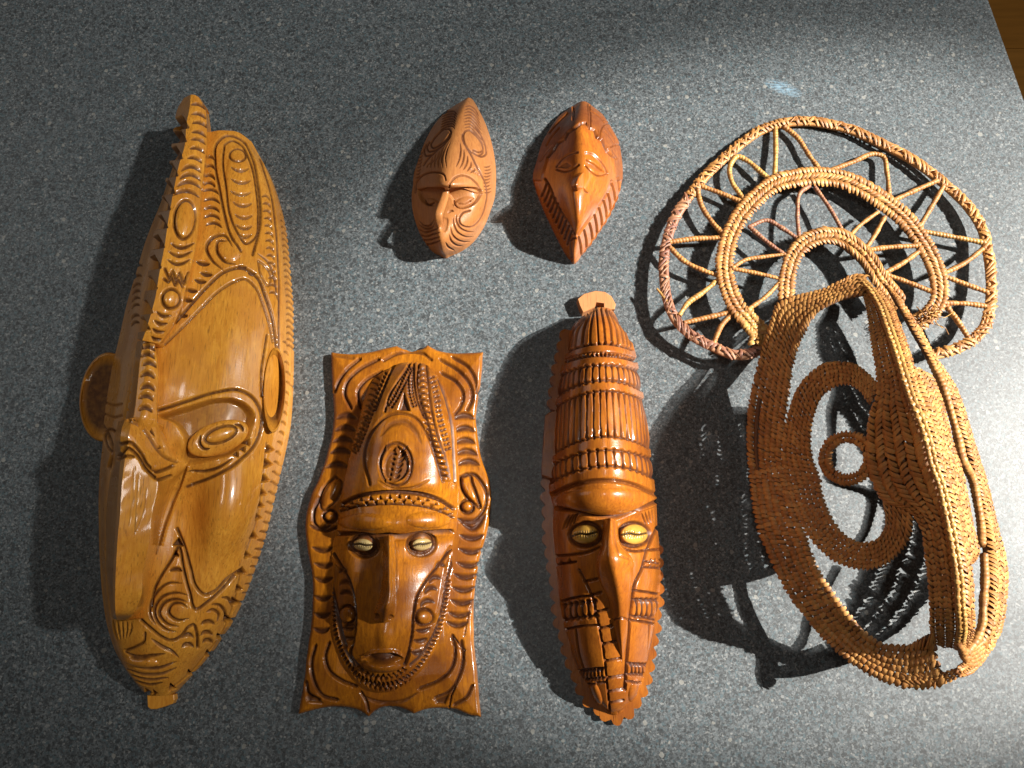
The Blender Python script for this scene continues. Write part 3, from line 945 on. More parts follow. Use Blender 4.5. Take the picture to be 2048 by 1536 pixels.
def carve_board():
    c = Carve()
    # corner crescents: top left, top right
    for pts in ([(480, 175), (380, 260), (330, 330), (292, 420)], [(620, 175), (470, 260), (385, 350), (365, 440), (410, 545)],
                [(640, 270), (520, 340), (465, 420), (480, 520), (520, 590)],
                [(1180, 170), (1290, 240), (1345, 330), (1365, 430)], [(1090, 190), (1220, 270), (1310, 380), (1325, 480), (1290, 560)],
                [(1100, 290), (1210, 360), (1255, 440), (1240, 530), (1200, 590)]):
        c.cut(D, pts, w=5, d=6, stain=0.7, asym=0.7)
    c.cut(D, [(300, 150), (360, 160), (430, 170)], w=5, d=3, stain=0.4)
    c.cut(D, [(660, 190), (760, 140), (870, 125), (960, 140), (1020, 185)], w=4, d=5, stain=0.6)
    # stacked crescents down both borders
    for x, y, h in ((385, 600, 80), (378, 690, 82), (362, 775, 80), (345, 860, 82), (318, 965, 88)):
        c.arc(D, x, y + 30, h, 38, 0, w=9, d=5, stain=0.8, asym=-0.8)
    for x, y, h in ((1270, 600, 80), (1272, 695, 78), (1275, 785, 76), (1285, 868, 80), (1300, 945, 84)):
        c.arc(D, x, y + 30, h, 38, 0, w=9, d=5, stain=0.8, asym=-0.8)
    # ear scrolls
    c.closed(D, [(300, 1060), (345, 1100), (330, 1190), (270, 1270), (200, 1310), (185, 1240), (220, 1130)], w=4, d=5, stain=0.6)
    c.dome(D, 268, 1180, 40, 110, 28, 5)
    c.ell(D, 262, 1358, 46, 46, 0, w=4.5, d=6)
    c.dome(D, 262, 1358, 36, 36, 0, 6)
    c.cut(D, [(180, 1220), (140, 1330), (150, 1420), (230, 1468), (310, 1440)], w=4.5, d=6)
    c.closed(D, [(1240, 1060), (1300, 1040), (1330, 1120), (1370, 1230), (1385, 1290), (1310, 1240), (1250, 1150)], w=4.5, d=6, stain=0.8)
    c.dome(D, 1300, 1150, 36, 110, -25, 5)
    c.ell(D, 1290, 1285, 48, 48, 0, w=4.5, d=7)
    c.dome(D, 1290, 1285, 38, 38, 0, 6)
    c.cut(D, [(1260, 1060), (1330, 1040), (1400, 1110), (1440, 1200), (1410, 1320), (1340, 1390), (1250, 1400)], w=5, d=6, stain=0.85)
    c.cut(D, [(1240, 1400), (1330, 1450), (1430, 1340)], w=8, d=6, stain=0.9, taper=1)
    for x, y, h in ((225, 30, 80), (240, 190, 80), (250, 305, 76), (245, 410, 70), (240, 545, 66), (235, 670, 62), (228, 780, 62)):
        c.arc(E, x, y + 8, h, -34, 0, w=9, d=5, stain=0.8, asym=0.8)
    for x, y, h in ((1320, -20, 100), (1330, 100, 90), (1325, 200, 92), (1310, 300, 92), (1285, 385, 88), (1270, 480, 86), (1260, 575, 84), (1240, 665, 82), (1225, 735, 80)):
        c.arc(E, x, y + 8, h, -38, 0, w=9, d=5.5, stain=0.85, asym=0.8)
    # lower corners
    for pts in ([(180, 920), (150, 1050), (170, 1180), (240, 1290), (340, 1320)], [(280, 900), (252, 1000), (285, 1110), (380, 1180), (480, 1220)],
                [(110, 1190), (130, 1270), (210, 1320)], [(1185, 850), (1205, 960), (1180, 1080), (1090, 1170), (950, 1230)],
                [(1250, 890), (1265, 1010), (1230, 1150), (1150, 1260), (1060, 1300)], [(1330, 1210), (1290, 1290), (1200, 1350)]):
        c.cut(E, pts, w=5, d=6, stain=0.75, asym=0.6)
    c.poly(E, [(120, 1260), (130, 1330), (240, 1340), (180, 1290)], -4, 5, 0.7)
    c.poly(E, [(1060, 1320), (1160, 1280), (1130, 1350), (1070, 1345)], -4, 5, 0.7)
    c.cut(E, [(520, 1260), (560, 1330), (575, 1400)], w=4, d=5, stain=0.5)
    c.cut(E, [(540, 1290), (650, 1330), (800, 1330), (940, 1260)], w=5, d=5, stain=0.5, taper=1)
    # a crack in the lower right corner
    c.cut(E, [(1190, 845), (1250, 920), (1280, 950), (1262, 1040), (1240, 1130), (1225, 1190), (1180, 1280), (1165, 1370)], w=2.2, d=4, stain=0.95, smooth=False)
    c.cut(E, [(1335, 600), (1300, 720), (1275, 850)], w=2, d=2, stain=0.7)
    return c


bt = smooth_path(FULL((663, 705), (690, 708), (735, 705), (770, 697), (793, 692), (808, 698), (825, 701), (842, 698), (855, 690), (872, 700), (900, 706), (935, 706), (966, 704)), (4, 8))
bb = smooth_path(E((62, 1420), (160, 1392), (300, 1368), (440, 1373), (530, 1400), (575, 1432), (620, 1390), (700, 1356), (780, 1360), (850, 1388), (905, 1416), (960, 1392), (1100, 1374), (1200, 1385), (1300, 1422), (1398, 1440)), (5, 10))
bl = smooth_path(FULL((663, 705), (664, 760), (668, 830), (657, 900), (640, 950), (622, 990), (612, 1040), (615, 1095), (624, 1150), (625, 1220), (617, 1290), (609, 1350), (597, 1428)))
br = smooth_path(FULL((966, 704), (963, 740), (957, 790), (952, 835), (956, 880), (966, 925), (977, 960), (981, 995), (979, 1030), (971, 1075), (959, 1115), (951, 1165), (946, 1215), (946, 1260), (951, 1320), (956, 1375), (962, 1434)))
G = coons(bt, bb, bl, br, 215, 430)
uu = np.linspace(-1, 1, 215)[None, :]; vv = np.linspace(-1, 1, 430)[:, None]
edge = np.minimum(1 - np.abs(uu), (1 - np.abs(vv)) * 1.9)
zz = 20 + 12 * np.clip(edge / 0.35, 0, 1) ** 0.8 - 5 * np.clip(1 - edge / 0.035, 0, 1) ** 2
finish_grid('backboard', world(G[..., 0], G[..., 1], zz), M_BOARD, board, carve_board(), 0.0, key='board', amp=0.8, rough_seed=11)


def carve_face():
    c = Carve()
    # cap: herringbone strips
    def feather(Zm, path, n, half, w=4, d=5, ang=35):
        p = spline(np.array(path, float), 4)
        q = resample(p, n)
        for i in range(1, n - 1):
            t = q[i + 1] - q[i - 1]; t /= np.linalg.norm(t); nn = np.array([-t[1], t[0]])
            for s in (-1, 1):
                a = q[i]; b = q[i] + nn * s * half - t * half * 0.75
                c.cut(Zm, [tuple(a + nn * s * 3), tuple((a + b) / 2), tuple(b)], w=w, d=d, taper=1, stain=0.9)
    feather(D, [(870, 215), (820, 330), (750, 470), (690, 560)], 16, 26)
    feather(D, [(875, 230), (860, 340), (870, 450), (905, 560)], 15, 24)
    feather(D, [(1020, 290), (1060, 450), (1085, 620), (1130, 780), (1160, 900)], 18, 24)
    feather(D, [(700, 270), (640, 420), (570, 560), (500, 740), (440, 900)], 22, 26)
    c.poly(D, [(815, 435), (775, 560), (860, 565)], -7, 5, 0.9)
    for pts in ([(860, 205), (780, 330), (700, 470), (670, 570)], [(890, 205), (890, 340), (905, 450), (960, 600)], [(745, 215), (690, 330), (640, 460), (600, 560)],
                [(930, 210), (915, 330), (935, 470), (985, 640), (1040, 850), (1110, 1080)], [(985, 205), (1000, 350), (1020, 520), (1060, 720), (1130, 920), (1160, 1080)],
                [(1075, 330), (1130, 480), (1170, 650), (1190, 850), (1200, 1100)]):
        c.cut(D, pts, w=3.4, d=5, stain=0.8)
    q = resample(spline(np.array([(958, 235), (958, 400), (985, 600), (1040, 790), (1100, 930), (1135, 1080)], float), 4), 20)
    for i, (x, y) in enumerate(q):                      # bead row
        c.dome(D, x, y, 26, 20, 20, 4)
        if i: c.cut(D, [((x + q[i-1][0]) / 2 - 26, (y + q[i-1][1]) / 2 - 6), ((x + q[i-1][0]) / 2 + 26, (y + q[i-1][1]) / 2 + 2)], w=3, d=5, stain=0.95)
    q = resample(spline(np.array([(610, 330), (560, 520), (500, 700), (430, 880)], float), 4), 14)
    for i, (x, y) in enumerate(q):
        c.arc(D, x, y, 30, 10, 30, w=4, d=4, stain=0.8)
    # arches round the leaf
    c.cut(D, [(560, 1120), (520, 900), (590, 700), (700, 600), (800, 585), (900, 620), (985, 740), (1050, 900), (1110, 1100)], w=4, d=5, stain=0.6)
    c.cut(D, [(640, 760), (720, 670), (820, 655), (900, 720), (950, 820)], w=8, d=3, stain=0.45, taper=1)
    c.ell(D, 755, 970, 118, 160, 0, w=4.5, d=5, stain=0.7)
    c.dome(D, 758, 968, 106, 146, 0, 3)
    leaf = [(762, 825), (690, 900), (660, 985), (680, 1070), (712, 1098), (800, 1080), (848, 1020), (850, 940), (825, 880)]
    c.poly(D, leaf, -9, 4, 0.55, True)
    c.cut(D, [(762, 840), (745, 960), (700, 1090)], w=5, d=-7, stain=0.0)
    for i in range(6):
        t = i / 5.0
        bx, by = 760 - 48 * t, 890 + 190 * t
        c.cut(D, [(bx, by), (bx - 40 + 20 * t, by - 8)], w=4, d=6, stain=0.95, taper=1)
        c.cut(D, [(bx + 25, by - 10), (bx + 85 - 10 * t, by - 60 + 20 * t)], w=4, d=6, stain=0.95, taper=1)
    c.cut(D, [(620, 1090), (740, 1155), (900, 1140), (1010, 1080)], w=5, d=4, stain=0.4, taper=1)
    # zigzag headband
    c.cut(D, [(335, 1270), (450, 1215), (600, 1185), (780, 1180), (950, 1195), (1100, 1240), (1190, 1300)], w=5, d=7, stain=0.9)
    c.cut(D, [(335, 1320), (450, 1285), (600, 1265), (780, 1262), (950, 1280), (1090, 1320), (1185, 1365)], w=3.5, d=5, stain=0.8)
    for i in range(24):
        t = i / 23.0
        x = 350 + 820 * t; y = np.interp(x, [350, 500, 780, 1000, 1170], [1295, 1245, 1222, 1248, 1330])
        c.tri(D, x, y + (14 if i % 2 else -14), 18, 90 if i % 2 else -90, 6, 0.95)
    # brow lower edge
    c.cut(E, [(320, 96), (480, 104), (650, 118), (725, 110), (800, 118), (980, 98), (1185, 86)], w=6, d=8, stain=0.75)
    c.dome(D, 520, 1400, 200, 60, 0, 5)
    c.dome(D, 1000, 1385, 170, 60, 0, 5)
    # eye sockets
    c.ell(E, 540, 185, 105, 82, 5, w=5, d=5, stain=0.7)
    c.ell(E, 962, 178, 105, 80, -6, w=5, d=5, stain=0.7)
    c.ell(E, 536, 182, 84, 62, 5, w=6, d=7, stain=0.85)
    c.ell(E, 965, 175, 84, 62, -6, w=6, d=7, stain=0.85)
    # cheek borders
    c.cut(E, [(320, 250), (380, 350), (440, 470), (470, 620), (475, 780), (455, 900), (440, 980), (520, 1090)], w=4, d=7, stain=0.9)
    c.cut(E, [(1180, 200), (1100, 320), (1000, 450), (930, 570), (905, 700), (895, 850), (870, 980), (840, 1060)], w=4.4, d=8, stain=0.9)
    c.poly(E, [(330, 330), (400, 420), (452, 560), (462, 760), (445, 920), (400, 940), (355, 820), (320, 600)], -5, 6, 0.15, True)
    c.poly(E, [(1160, 270), (1060, 400), (960, 540), (925, 700), (915, 850), (900, 960), (970, 950), (1040, 830), (1090, 650), (1130, 450)], -5, 6, 0.1, True)
    c.cut(E, [(300, 320), (312, 560), (350, 780), (395, 930), (470, 1070)], w=3.4, d=5, stain=0.85)
    c.cut(E, [(1190, 280), (1140, 500), (1100, 700), (1050, 850), (960, 990), (880, 1060)], w=3.4, d=5, stain=0.85)
    for x, y, h in ((375, 390, 34), (385, 480, 42), (390, 555, 46), (420, 830 - 30, 44)):
        c.arc(E, x, y, h, 24, 5, w=7, d=5, stain=0.8)
    for x, y, h in ((1110, 350, 34), (1075, 450, 44), (1045, 530, 48), (1015, 625, 54)):
        c.arc(E, x, y, h, 26, -18, w=8, d=5, stain=0.9)
    c.ell(E, 400, 695, 62, 66, 0, w=4, d=6, stain=0.8); c.dome(E, 400, 695, 56, 60, 0, 6)
    c.ell(E, 992, 715, 66, 60, 0, w=4.5, d=7, stain=0.85); c.dome(E, 992, 715, 58, 52, 0, 7)
    for x, y, h in ((410, 790, 46), (420, 860, 40)): c.arc(E, x, y, h, -22, 0, w=7, d=5, stain=0.75)
    for x, y, h in ((985, 800, 58), (965, 880, 52), (930, 960, 40)): c.arc(E, x, y, h, -24, -10, w=7.5, d=5, stain=0.9)
    # twisted border round the jaw
    path = spline(np.array([(302, 420), (300, 600), (320, 780), (370, 950), (450, 1085), (540, 1165), (660, 1200), (780, 1185), (900, 1110), (1010, 970), (1085, 820), (1135, 600), (1165, 420)], float), 4)
    q = resample(path, 62)
    for i in range(1, 61):
        t = q[i + 1] - q[i - 1]; t /= np.linalg.norm(t); nn = np.array([-t[1], t[0]])
        a = q[i] - nn * 17 - t * 8; b = q[i] + nn * 17 + t * 8
        c.cut(E, [tuple(a), tuple(q[i]), tuple(b)], w=3.6, d=6, stain=0.95, taper=1)
    q = resample(spline(np.array([(505, 1085), (570, 1135), (665, 1155), (760, 1140), (840, 1090)], float), 4), 20)
    for i, (x, y) in enumerate(q):
        c.tri(E, x, y + (10 if i % 2 else -10), 16, 90 if i % 2 else -90, 7, 0.95)
    q = resample(spline(np.array([(470, 1130), (560, 1195), (665, 1228), (780, 1215), (870, 1160)], float), 4), 24)
    for i, (x, y) in enumerate(q):
        c.tri(E, x, y + (9 if i % 2 else -9), 15, 90 if i % 2 else -90, 6, 0.95)
    # mouth and philtrum
    c.poly(D, [(780, 215), (985, 215), (1080, 340), (1130, 520), (900, 560), (690, 565), (560, 600), (520, 470), (620, 310)], 0, 22, 0.42)
    c.dome(E, 672, 1028, 165, 92, 2, 7, power=2.0)
    c.dome(E, 675, 1066, 138, 40, 2, 8)
    c.cut(E, [(525, 1020), (590, 972), (690, 958), (790, 972), (822, 1002)], w=4.5, d=-5, stain=0)
    c.poly(E, [(532, 1000), (600, 982), (690, 974), (780, 984), (818, 1000), (765, 1024), (690, 1034), (600, 1030)], -12, 5, 0.8, True)
    c.dome(E, 690, 860, 80, 140, 0, 4, power=2.0)
    return c


e25 = 36
loft('face', [
    D((772, 212, 34), (815, 204, 40), (880, 199, 42), (935, 203, 40), (985, 210, 34)),
    D((610, 310, 34), (725, 290, 60), (880, 280, 72), (990, 290, 62), (1078, 325, 34)),
    D((530, 450, 34), (670, 430, 76), (865, 420, 96), (1025, 430, 74), (1138, 450, 34)),
    D((480, 620, 35), (630, 590, 88), (840, 580, 102), (1055, 590, 84), (1192, 620, 34)),
    D((430, 830, 36), (600, 790, 98), (815, 780, 108), (1065, 790, 94), (1214, 820, 34)),
    D((385, 1010, 36), (570, 990, 98), (795, 980, 111), (1065, 990, 94), (1224, 1010, 34)),
    D((350, 1180, 36), (545, 1160, 99), (785, 1140, 112), (1055, 1155, 94), (1228, 1180, 34)),
    D((335, 1265, 35), (525, 1215, 92), (785, 1190, 103), (1045, 1205, 88), (1222, 1270, 33)),
    D((322, 1370, 35), (522, 1310, 97), (775, 1285, 110), (1035, 1300, 92), (1215, 1360, 33)),
    D((312, 1470, 35), (520, 1430, 97), (765, 1420, 116), (1035, 1425, 92), (1212, 1455, 33)),
    E((316, 160, 34), (500, 150, 74), (722, 150, 90), (962, 150, 72), (1192, 150, 33)),
    E((306, 400, 34), (480, 400, 78), (722, 400, 90), (962, 400, 75), (1190, 400, 33)),
    E((300, 650, 34), (470, 650, 78), (722, 650, 90), (932, 650, 76), (1152, 650, 33)),
    E((315, 850, 34), (480, 850, 72), (702, 850, 88), (902, 850, 72), (1092, 880, 33)),
    E((360, 1010, 33), (500, 1010, 62), (682, 1010, 78), (852, 1010, 62), (1012, 1030, 32)),
    E((420, 1120, 32), (530, 1135, 50), (667, 1140, 60), (802, 1135, 50), (922, 1140, 32)),
    E((500, 1210, 31), (580, 1222, 38), (662, 1228, 42), (742, 1226, 38), (822, 1218, 31)),
    E((560, 1252, 29), (610, 1258, 30), (655, 1262, 30), (705, 1260, 30), (755, 1252, 29)),
], M_BOARD, board, carve_face(), key='bface', skirt=24, amp=0.8, rough_seed=13)

nb = Carve()
nb.cut(E, [(775, 160), (785, 300), (785, 450), (790, 620)], w=3, d=4, stain=0.5)
nb.dome(E, 632, 705, 26, 24, 0, -5, 0.6)
nb.dome(E, 740, 712, 22, 20, 0, -5, 0.6)
loft('nose', [
    E((672, 132, 82), (700, 120, 100), (727, 112, 108), (757, 122, 99), (790, 140, 78)),
    E((676, 300, 84), (702, 300, 110), (727, 300, 128), (767, 300, 112), (800, 300, 80)),
    E((668, 450, 84), (698, 450, 118), (728, 450, 138), (775, 450, 118), (803, 450, 82)),
    E((650, 560, 84), (688, 560, 124), (728, 560, 141), (770, 560, 122), (794, 560, 84)),
    E((612, 685, 84), (642, 662, 114), (705, 652, 140), (760, 660, 114), (782, 685, 84)),
    E((608, 735, 80), (638, 738, 98), (692, 752, 108), (745, 732, 96), (772, 715, 80)),
], M_BOARD, board, nb, skirt=60, rough_seed=14, sharp=70)


def cowrie(T, cx, cy, rx, ry, rot, key, parent, h=11, mat=M_SHELL, lift=0):
    c = Carve()
    r = math.radians(rot)
    def loc(u, v): return (cx + u * rx * math.cos(r) - v * ry * math.sin(r), cy + u * rx * math.sin(r) + v * ry * math.cos(r))
    c.cut(T, [loc(-0.95, 0.1), loc(-0.4, -0.08), (loc(0.2, 0.02)), loc(0.95, -0.18)], w=2.6, d=6, stain=1.0)
    for i in range(9):
        u = -0.72 + 1.44 * i / 8
        c.cut(T, [loc(u, -0.42), loc(u, 0.45)], w=1.5, d=2.2, stain=0.55, taper=1)
    return dome_patch('cowrie_shell', T, cx, cy, rx, ry, rot, h, key, mat, parent, c, sink=5, lift=lift, rings=22, seg=64)


cowrie(E, 534, 182, 72, 46, 6, 'bface', board)
cowrie(E, 965, 178, 74, 46, -6, 'bface', board)
# ================================================================== long domed mask
Fz = Z(1050, 570, 3.413); Gz = Z(1050, 950, 2.953)
lng = thing('domed_mask', (1200, 1040), 'long narrow chestnut mask with tall fluted domed head, toothed rim and yellow shell eyes', 'mask')


def arc3(l, c, r, n=13):
    """parabola through three points, left to right"""
    xs = np.linspace(l[0], r[0], n)
    co = np.polyfit([l[0], c[0], r[0]], [l[1], c[1], r[1]], 2)
    return [(x, float(np.polyval(co, x))) for x in xs]


def carve_long():
    c = Carve()
    bands = {1: ((262, 470), (500, 402), (738, 448)), 2: ((235, 545), (520, 482), (765, 528)), 3: ((225, 625), (535, 545), (782, 590)),
             4: ((205, 760), (540, 648), (805, 715)), 5: ((200, 840), (545, 722), (818, 790)), 6: ((178, 1160), (565, 1035), (852, 1112)),
             7: ((172, 1235), (580, 1128), (862, 1190)), 8: ((172, 1345), (590, 1236), (878, 1312))}
    P = {k: np.array(arc3(*v, n=41)) for k, v in bands.items()}
    for k, p in P.items():
        c.cut(Fz, [tuple(q) for q in p[::3]], w=2.6, d=4, stain=0.75)

    def cells(a, b, n, w, d, pinch=2, stain=0.9):
        th = np.linspace(-math.pi / 2 * 0.93, math.pi / 2 * 0.93, n + 1)
        for t in 0.5 + 0.5 * np.sin(th):
            pa = np.array([np.interp(t, np.linspace(0, 1, 41), P[a][:, i]) for i in (0, 1)])
            pb = np.array([np.interp(t, np.linspace(0, 1, 41), P[b][:, i]) for i in (0, 1)])
            c.cut(Fz, [tuple(pa), tuple((pa + pb) / 2), tuple(pb)], w=w, d=d, stain=stain, taper=pinch)
    cells(3, 4, 18, 4.4, 4.8, 2, 0.8)
    cells(5, 6, 20, 3.4, 4.2, 2, 0.7)
    cells(7, 8, 17, 4.6, 4.8, 2, 0.8)
    # zigzag under the first band
    n = 26
    th = np.linspace(-1.46, 1.46, n)
    for i, t in enumerate(0.5 + 0.5 * np.sin(th)):
        pa = np.array([np.interp(t, np.linspace(0, 1, 41), P[2][:, k]) for k in (0, 1)])
        c.tri(Fz, pa[0], pa[1] - 12, 15, -90, 6, 0.95)
    c.cut(Fz, [(x, y - 26) for x, y in P[2][::3]], w=2, d=2.5, stain=0.5)
    # flutes of the dome
    tops = [(402, 225), (425, 205), (450, 185), (470, 172), (487, 164), (518, 162), (550, 164), (575, 172), (592, 185), (605, 200), (615, 215)]
    ts = [0.06, 0.16, 0.27, 0.38, 0.5, 0.6, 0.70, 0.79, 0.87, 0.93, 0.98]
    for tp, t in zip(tops, ts):
        b = np.array([np.interp(t, np.linspace(0, 1, 41), P[1][:, k]) for k in (0, 1)])
        m = ((tp[0] + b[0]) / 2 + (b[0] - 500) * 0.12, (tp[1] + b[1]) / 2 - 12)
        c.cut(Fz, [tp, m, (b[0], b[1] - 8)], w=3.0, d=4.4, stain=0.65, taper=0)
        c.tri(Fz, b[0], b[1] - 10, 16, -90, 6, 0.95)
    # brow groove and lens-shaped brow
    c.cut(Fz, [(190, 1425), (330, 1365), (480, 1338), (620, 1340), (760, 1370), (880, 1425)], w=6, d=7, stain=0.6)
    c.cut(Gz, [(190, 196), (300, 215), (450, 245), (525, 250), (620, 220), (700, 184), (772, 156)], w=6, d=9, stain=0.7)
    c.dome(Gz, 480, 155, 310, 78, 0, 9, power=1.0)
    # eye surrounds
    for cx, rot in ((355, -4), (645, 0)):
        c.ell(Gz, cx, 352, 92, 66, rot, w=6, d=7, stain=0.8)
    for k in range(4):
        c.cut(Gz, [(215 + k * 22, 330 - k * 8), (240 + k * 22, 270 - k * 10), (262 + k * 24, 235 - k * 4)], w=2.6, d=4, stain=0.6, taper=1)
        c.cut(Gz, [(720 + k * 14, 300 - k * 6), (700 + k * 18, 250 - k * 8), (690 + k * 20, 225 - k * 8)], w=2.6, d=4, stain=0.6, taper=1)
    c.cut(Gz, [(560, 425), (640, 450), (720, 445), (792, 440)], w=3.5, d=5, stain=0.7)
    c.cut(Gz, [(170, 480), (280, 470), (370, 455), (440, 425)], w=3.5, d=5, stain=0.7)
    c.cut(Gz, [(185, 530), (300, 512)], w=3, d=4)
    c.cut(Gz, [(715, 510), (795, 525)], w=3, d=4); c.cut(Gz, [(705, 545), (795, 550)], w=3, d=4)
    for x in (735, 760, 783): c.dome(Gz, x, 520, 10, 16, 0, 4); c.cut(Gz, [(x + 11, 500), (x + 11, 545)], w=2.5, d=5, stain=0.9)
    c.tri(Gz, 215, 520, 18, -90, 5); c.tri(Gz, 262, 512, 18, -90, 5)
    # cheek lines
    c.cut(Gz, [(782, 310), (722, 450), (690, 560), (652, 640), (630, 760), (612, 940), (600, 1110), (590, 1270)], w=4, d=7, stain=0.8)
    c.cut(Gz, [(320, 560), (362, 640), (395, 715), (430, 870), (455, 1000), (480, 1200), (500, 1395)], w=3.2, d=5, stain=0.7)
    for y, xa, xb in ((622, 350, 425), (702, 388, 448), (800, 418, 486), (898, 438, 516), (992, 456, 538), (1092, 474, 566), (1192, 486, 588), (1272, 490, 588), (1340, 496, 580)):
        c.cut(Gz, [(xa, y + 8), ((xa + xb) / 2, y), (xb, y - 8)], w=3.6, d=4.5, stain=0.7)
        c.tri(Gz, xa + 6, y + 6, 11, 0, 4, 0.7)
    for y0, xa, xb, dy in ((745, 212, 396, -32), (860, 222, 430, -28), (912, 235, 436, -26), (1160, 312, 462, -18), (1215, 340, 470, -16), (1240, 352, 474, -14)):
        c.cut(Gz, [(xa, y0), ((xa + xb) / 2, y0 + dy * 0.7), (xb, y0 + dy)], w=3.2, d=5, stain=0.85)
    for i in range(6):
        c.cut(Gz, [(228 + i * 36, 772 - i * 5), (230 + i * 36, 812 - i * 5), (234 + i * 36, 852 - i * 5)], w=5.5, d=7, taper=2, stain=0.95)
    for i in range(6):
        c.cut(Gz, [(340 + i * 22, 1168 - i * 3), (344 + i * 22, 1212 - i * 3)], w=4.5, d=6, taper=2, stain=0.95)
    for pts in ([(640, 682), (720, 692), (795, 705)], [(632, 735), (720, 738), (795, 742)], [(622, 832), (700, 842), (792, 862)], [(618, 858), (700, 868), (788, 885)],
                [(608, 1112), (680, 1118), (742, 1132)], [(604, 1178), (680, 1182), (735, 1192)], [(602, 1220), (660, 1224), (722, 1232)]):
        c.cut(Gz, pts, w=3.2, d=5, stain=0.85)
    for i in range(5): c.cut(Gz, [(660 + i * 30, 740), (662 + i * 30, 790), (660 + i * 30, 838)], w=5, d=6.5, taper=2, stain=0.9)
    for i in range(5): c.cut(Gz, [(630 + i * 22, 1122), (630 + i * 22, 1176)], w=4.5, d=6, taper=2, stain=0.95)
    c.cut(Gz, [(300, 915), (305, 960), (320, 1060), (345, 1150)], w=3, d=4, stain=0.7)
    c.cut(Gz, [(735, 890), (728, 980), (720, 1060)], w=3, d=4, stain=0.6, taper=3)
    c.cut(Gz, [(205, 850), (260, 1000), (330, 1180), (400, 1310), (500, 1405)], w=2.6, d=4, stain=0.6)
    c.cut(Gz, [(770, 880), (735, 1060), (700, 1230), (640, 1340), (550, 1405)], w=2.6, d=4, stain=0.6)
    c.dome(Gz, 420, 1290, 26, 80, -20, 5); c.dome(Gz, 640, 1270, 26, 70, 15, 5)
    return c


loft('head', [
    Fz((440, 185, 30), (465, 165, 48), (495, 155, 58), (525, 152, 62), (555, 155, 58), (580, 162, 48), (605, 182, 30)),
    Fz((325, 285, 30), (365, 255, 75), (430, 232, 108), (510, 225, 122), (585, 235, 108), (635, 255, 75), (662, 270, 30)),
    Fz((285, 440, 25), (325, 410, 85), (400, 385, 130), (520, 375, 150), (630, 385, 132), (690, 400, 88), (732, 400, 25)),
    Fz((235, 620, 22), (285, 590, 92), (380, 560, 142), (530, 545, 163), (665, 560, 144), (735, 575, 92), (780, 580, 22)),
    Fz((205, 850, 20), (262, 800, 95), (370, 770, 150), (545, 750, 172), (690, 765, 150), (770, 785, 95), (815, 790, 20)),
    Fz((185, 1020, 20), (245, 990, 97), (360, 960, 152), (550, 945, 176), (710, 960, 153), (800, 985, 97), (845, 1000, 20)),
    Fz((170, 1230, 20), (235, 1190, 98), (355, 1165, 153), (560, 1150, 177), (730, 1165, 154), (825, 1190, 98), (868, 1200, 20)),
    Fz((165, 1400, 20), (230, 1370, 98), (355, 1345, 152), (565, 1330, 175), (745, 1345, 152), (845, 1370, 98), (887, 1380, 20)),
    Gz((165, 190, 20), (215, 175, 92), (310, 160, 142), (480, 150, 165), (640, 155, 142), (740, 165, 92), (776, 180, 20)),
    Gz((163, 290, 20), (215, 280, 80), (310, 270, 118), (480, 262, 136), (640, 267, 118), (745, 275, 80), (782, 290, 20)),
    Gz((175, 450, 20), (225, 445, 80), (320, 440, 118), (490, 435, 138), (650, 440, 120), (755, 445, 82), (795, 450, 20)),
    Gz((193, 600, 20), (240, 595, 80), (330, 590, 118), (495, 590, 138), (650, 590, 122), (750, 595, 82), (797, 600, 20)),
    Gz((212, 800, 20), (260, 795, 75), (345, 790, 110), (505, 790, 130), (645, 790, 112), (735, 795, 75), (785, 800, 20)),
    Gz((258, 1000, 20), (300, 1000, 65), (375, 1000, 95), (515, 1000, 112), (630, 1000, 95), (705, 1000, 62), (752, 1000, 20)),
    Gz((308, 1150, 20), (345, 1155, 55), (405, 1160, 78), (520, 1160, 92), (615, 1160, 78), (680, 1155, 52), (720, 1145, 20)),
    Gz((372, 1262, 20), (400, 1275, 42), (440, 1285, 58), (525, 1290, 66), (600, 1285, 58), (645, 1275, 40), (680, 1262, 18)),
    Gz((445, 1352, 18), (465, 1368, 30), (490, 1380, 36), (528, 1385, 38), (565, 1380, 36), (592, 1370, 28), (615, 1355, 18)),
    Gz((490, 1405, 14), (505, 1412, 16), (520, 1416, 17), (532, 1418, 17), (545, 1416, 17), (558, 1412, 16), (570, 1405, 14)),
], M_LONG, lng, carve_long(), key='long', pitch=1.5, amp=0.5, rough_seed=21)

ln = Carve()
ln.cut(Gz, [(530, 275), (535, 400), (560, 470), (620, 500)], w=3, d=2, stain=0.3)
ln.cut(Gz, [(515, 860), (575, 845), (610, 855)], w=2.5, d=3, stain=0.6)
loft('nose', [
    Gz((452, 265, 118), (475, 258, 145), (505, 255, 160), (535, 265, 150), (552, 282, 118)),
    Gz((442, 400, 112), (470, 400, 165), (505, 400, 174), (545, 400, 165), (568, 400, 112)),
    Gz((412, 512, 112), (452, 510, 165), (520, 498, 182), (608, 500, 166), (642, 502, 112)),
    Gz((428, 620, 110), (462, 620, 146), (540, 600, 172), (614, 590, 150), (640, 585, 108)),
    Gz((458, 720, 106), (488, 720, 136), (552, 700, 158), (608, 700, 148), (630, 700, 104)),
    Gz((498, 860, 100), (518, 860, 126), (562, 850, 140), (598, 850, 136), (614, 850, 98)),
    Gz((538, 1000, 88), (548, 1000, 114), (572, 1000, 122), (592, 1000, 112), (604, 1000, 86)),
    Gz((562, 1112, 74), (570, 1118, 86), (578, 1122, 88), (585, 1120, 84), (594, 1114, 72)),
], M_LONG, lng, ln, skirt=60, rough_seed=22, sharp=70)
cowrie(Gz, 355, 350, 80, 57, -4, 'long', lng, 14, M_AMBER_SHELL)
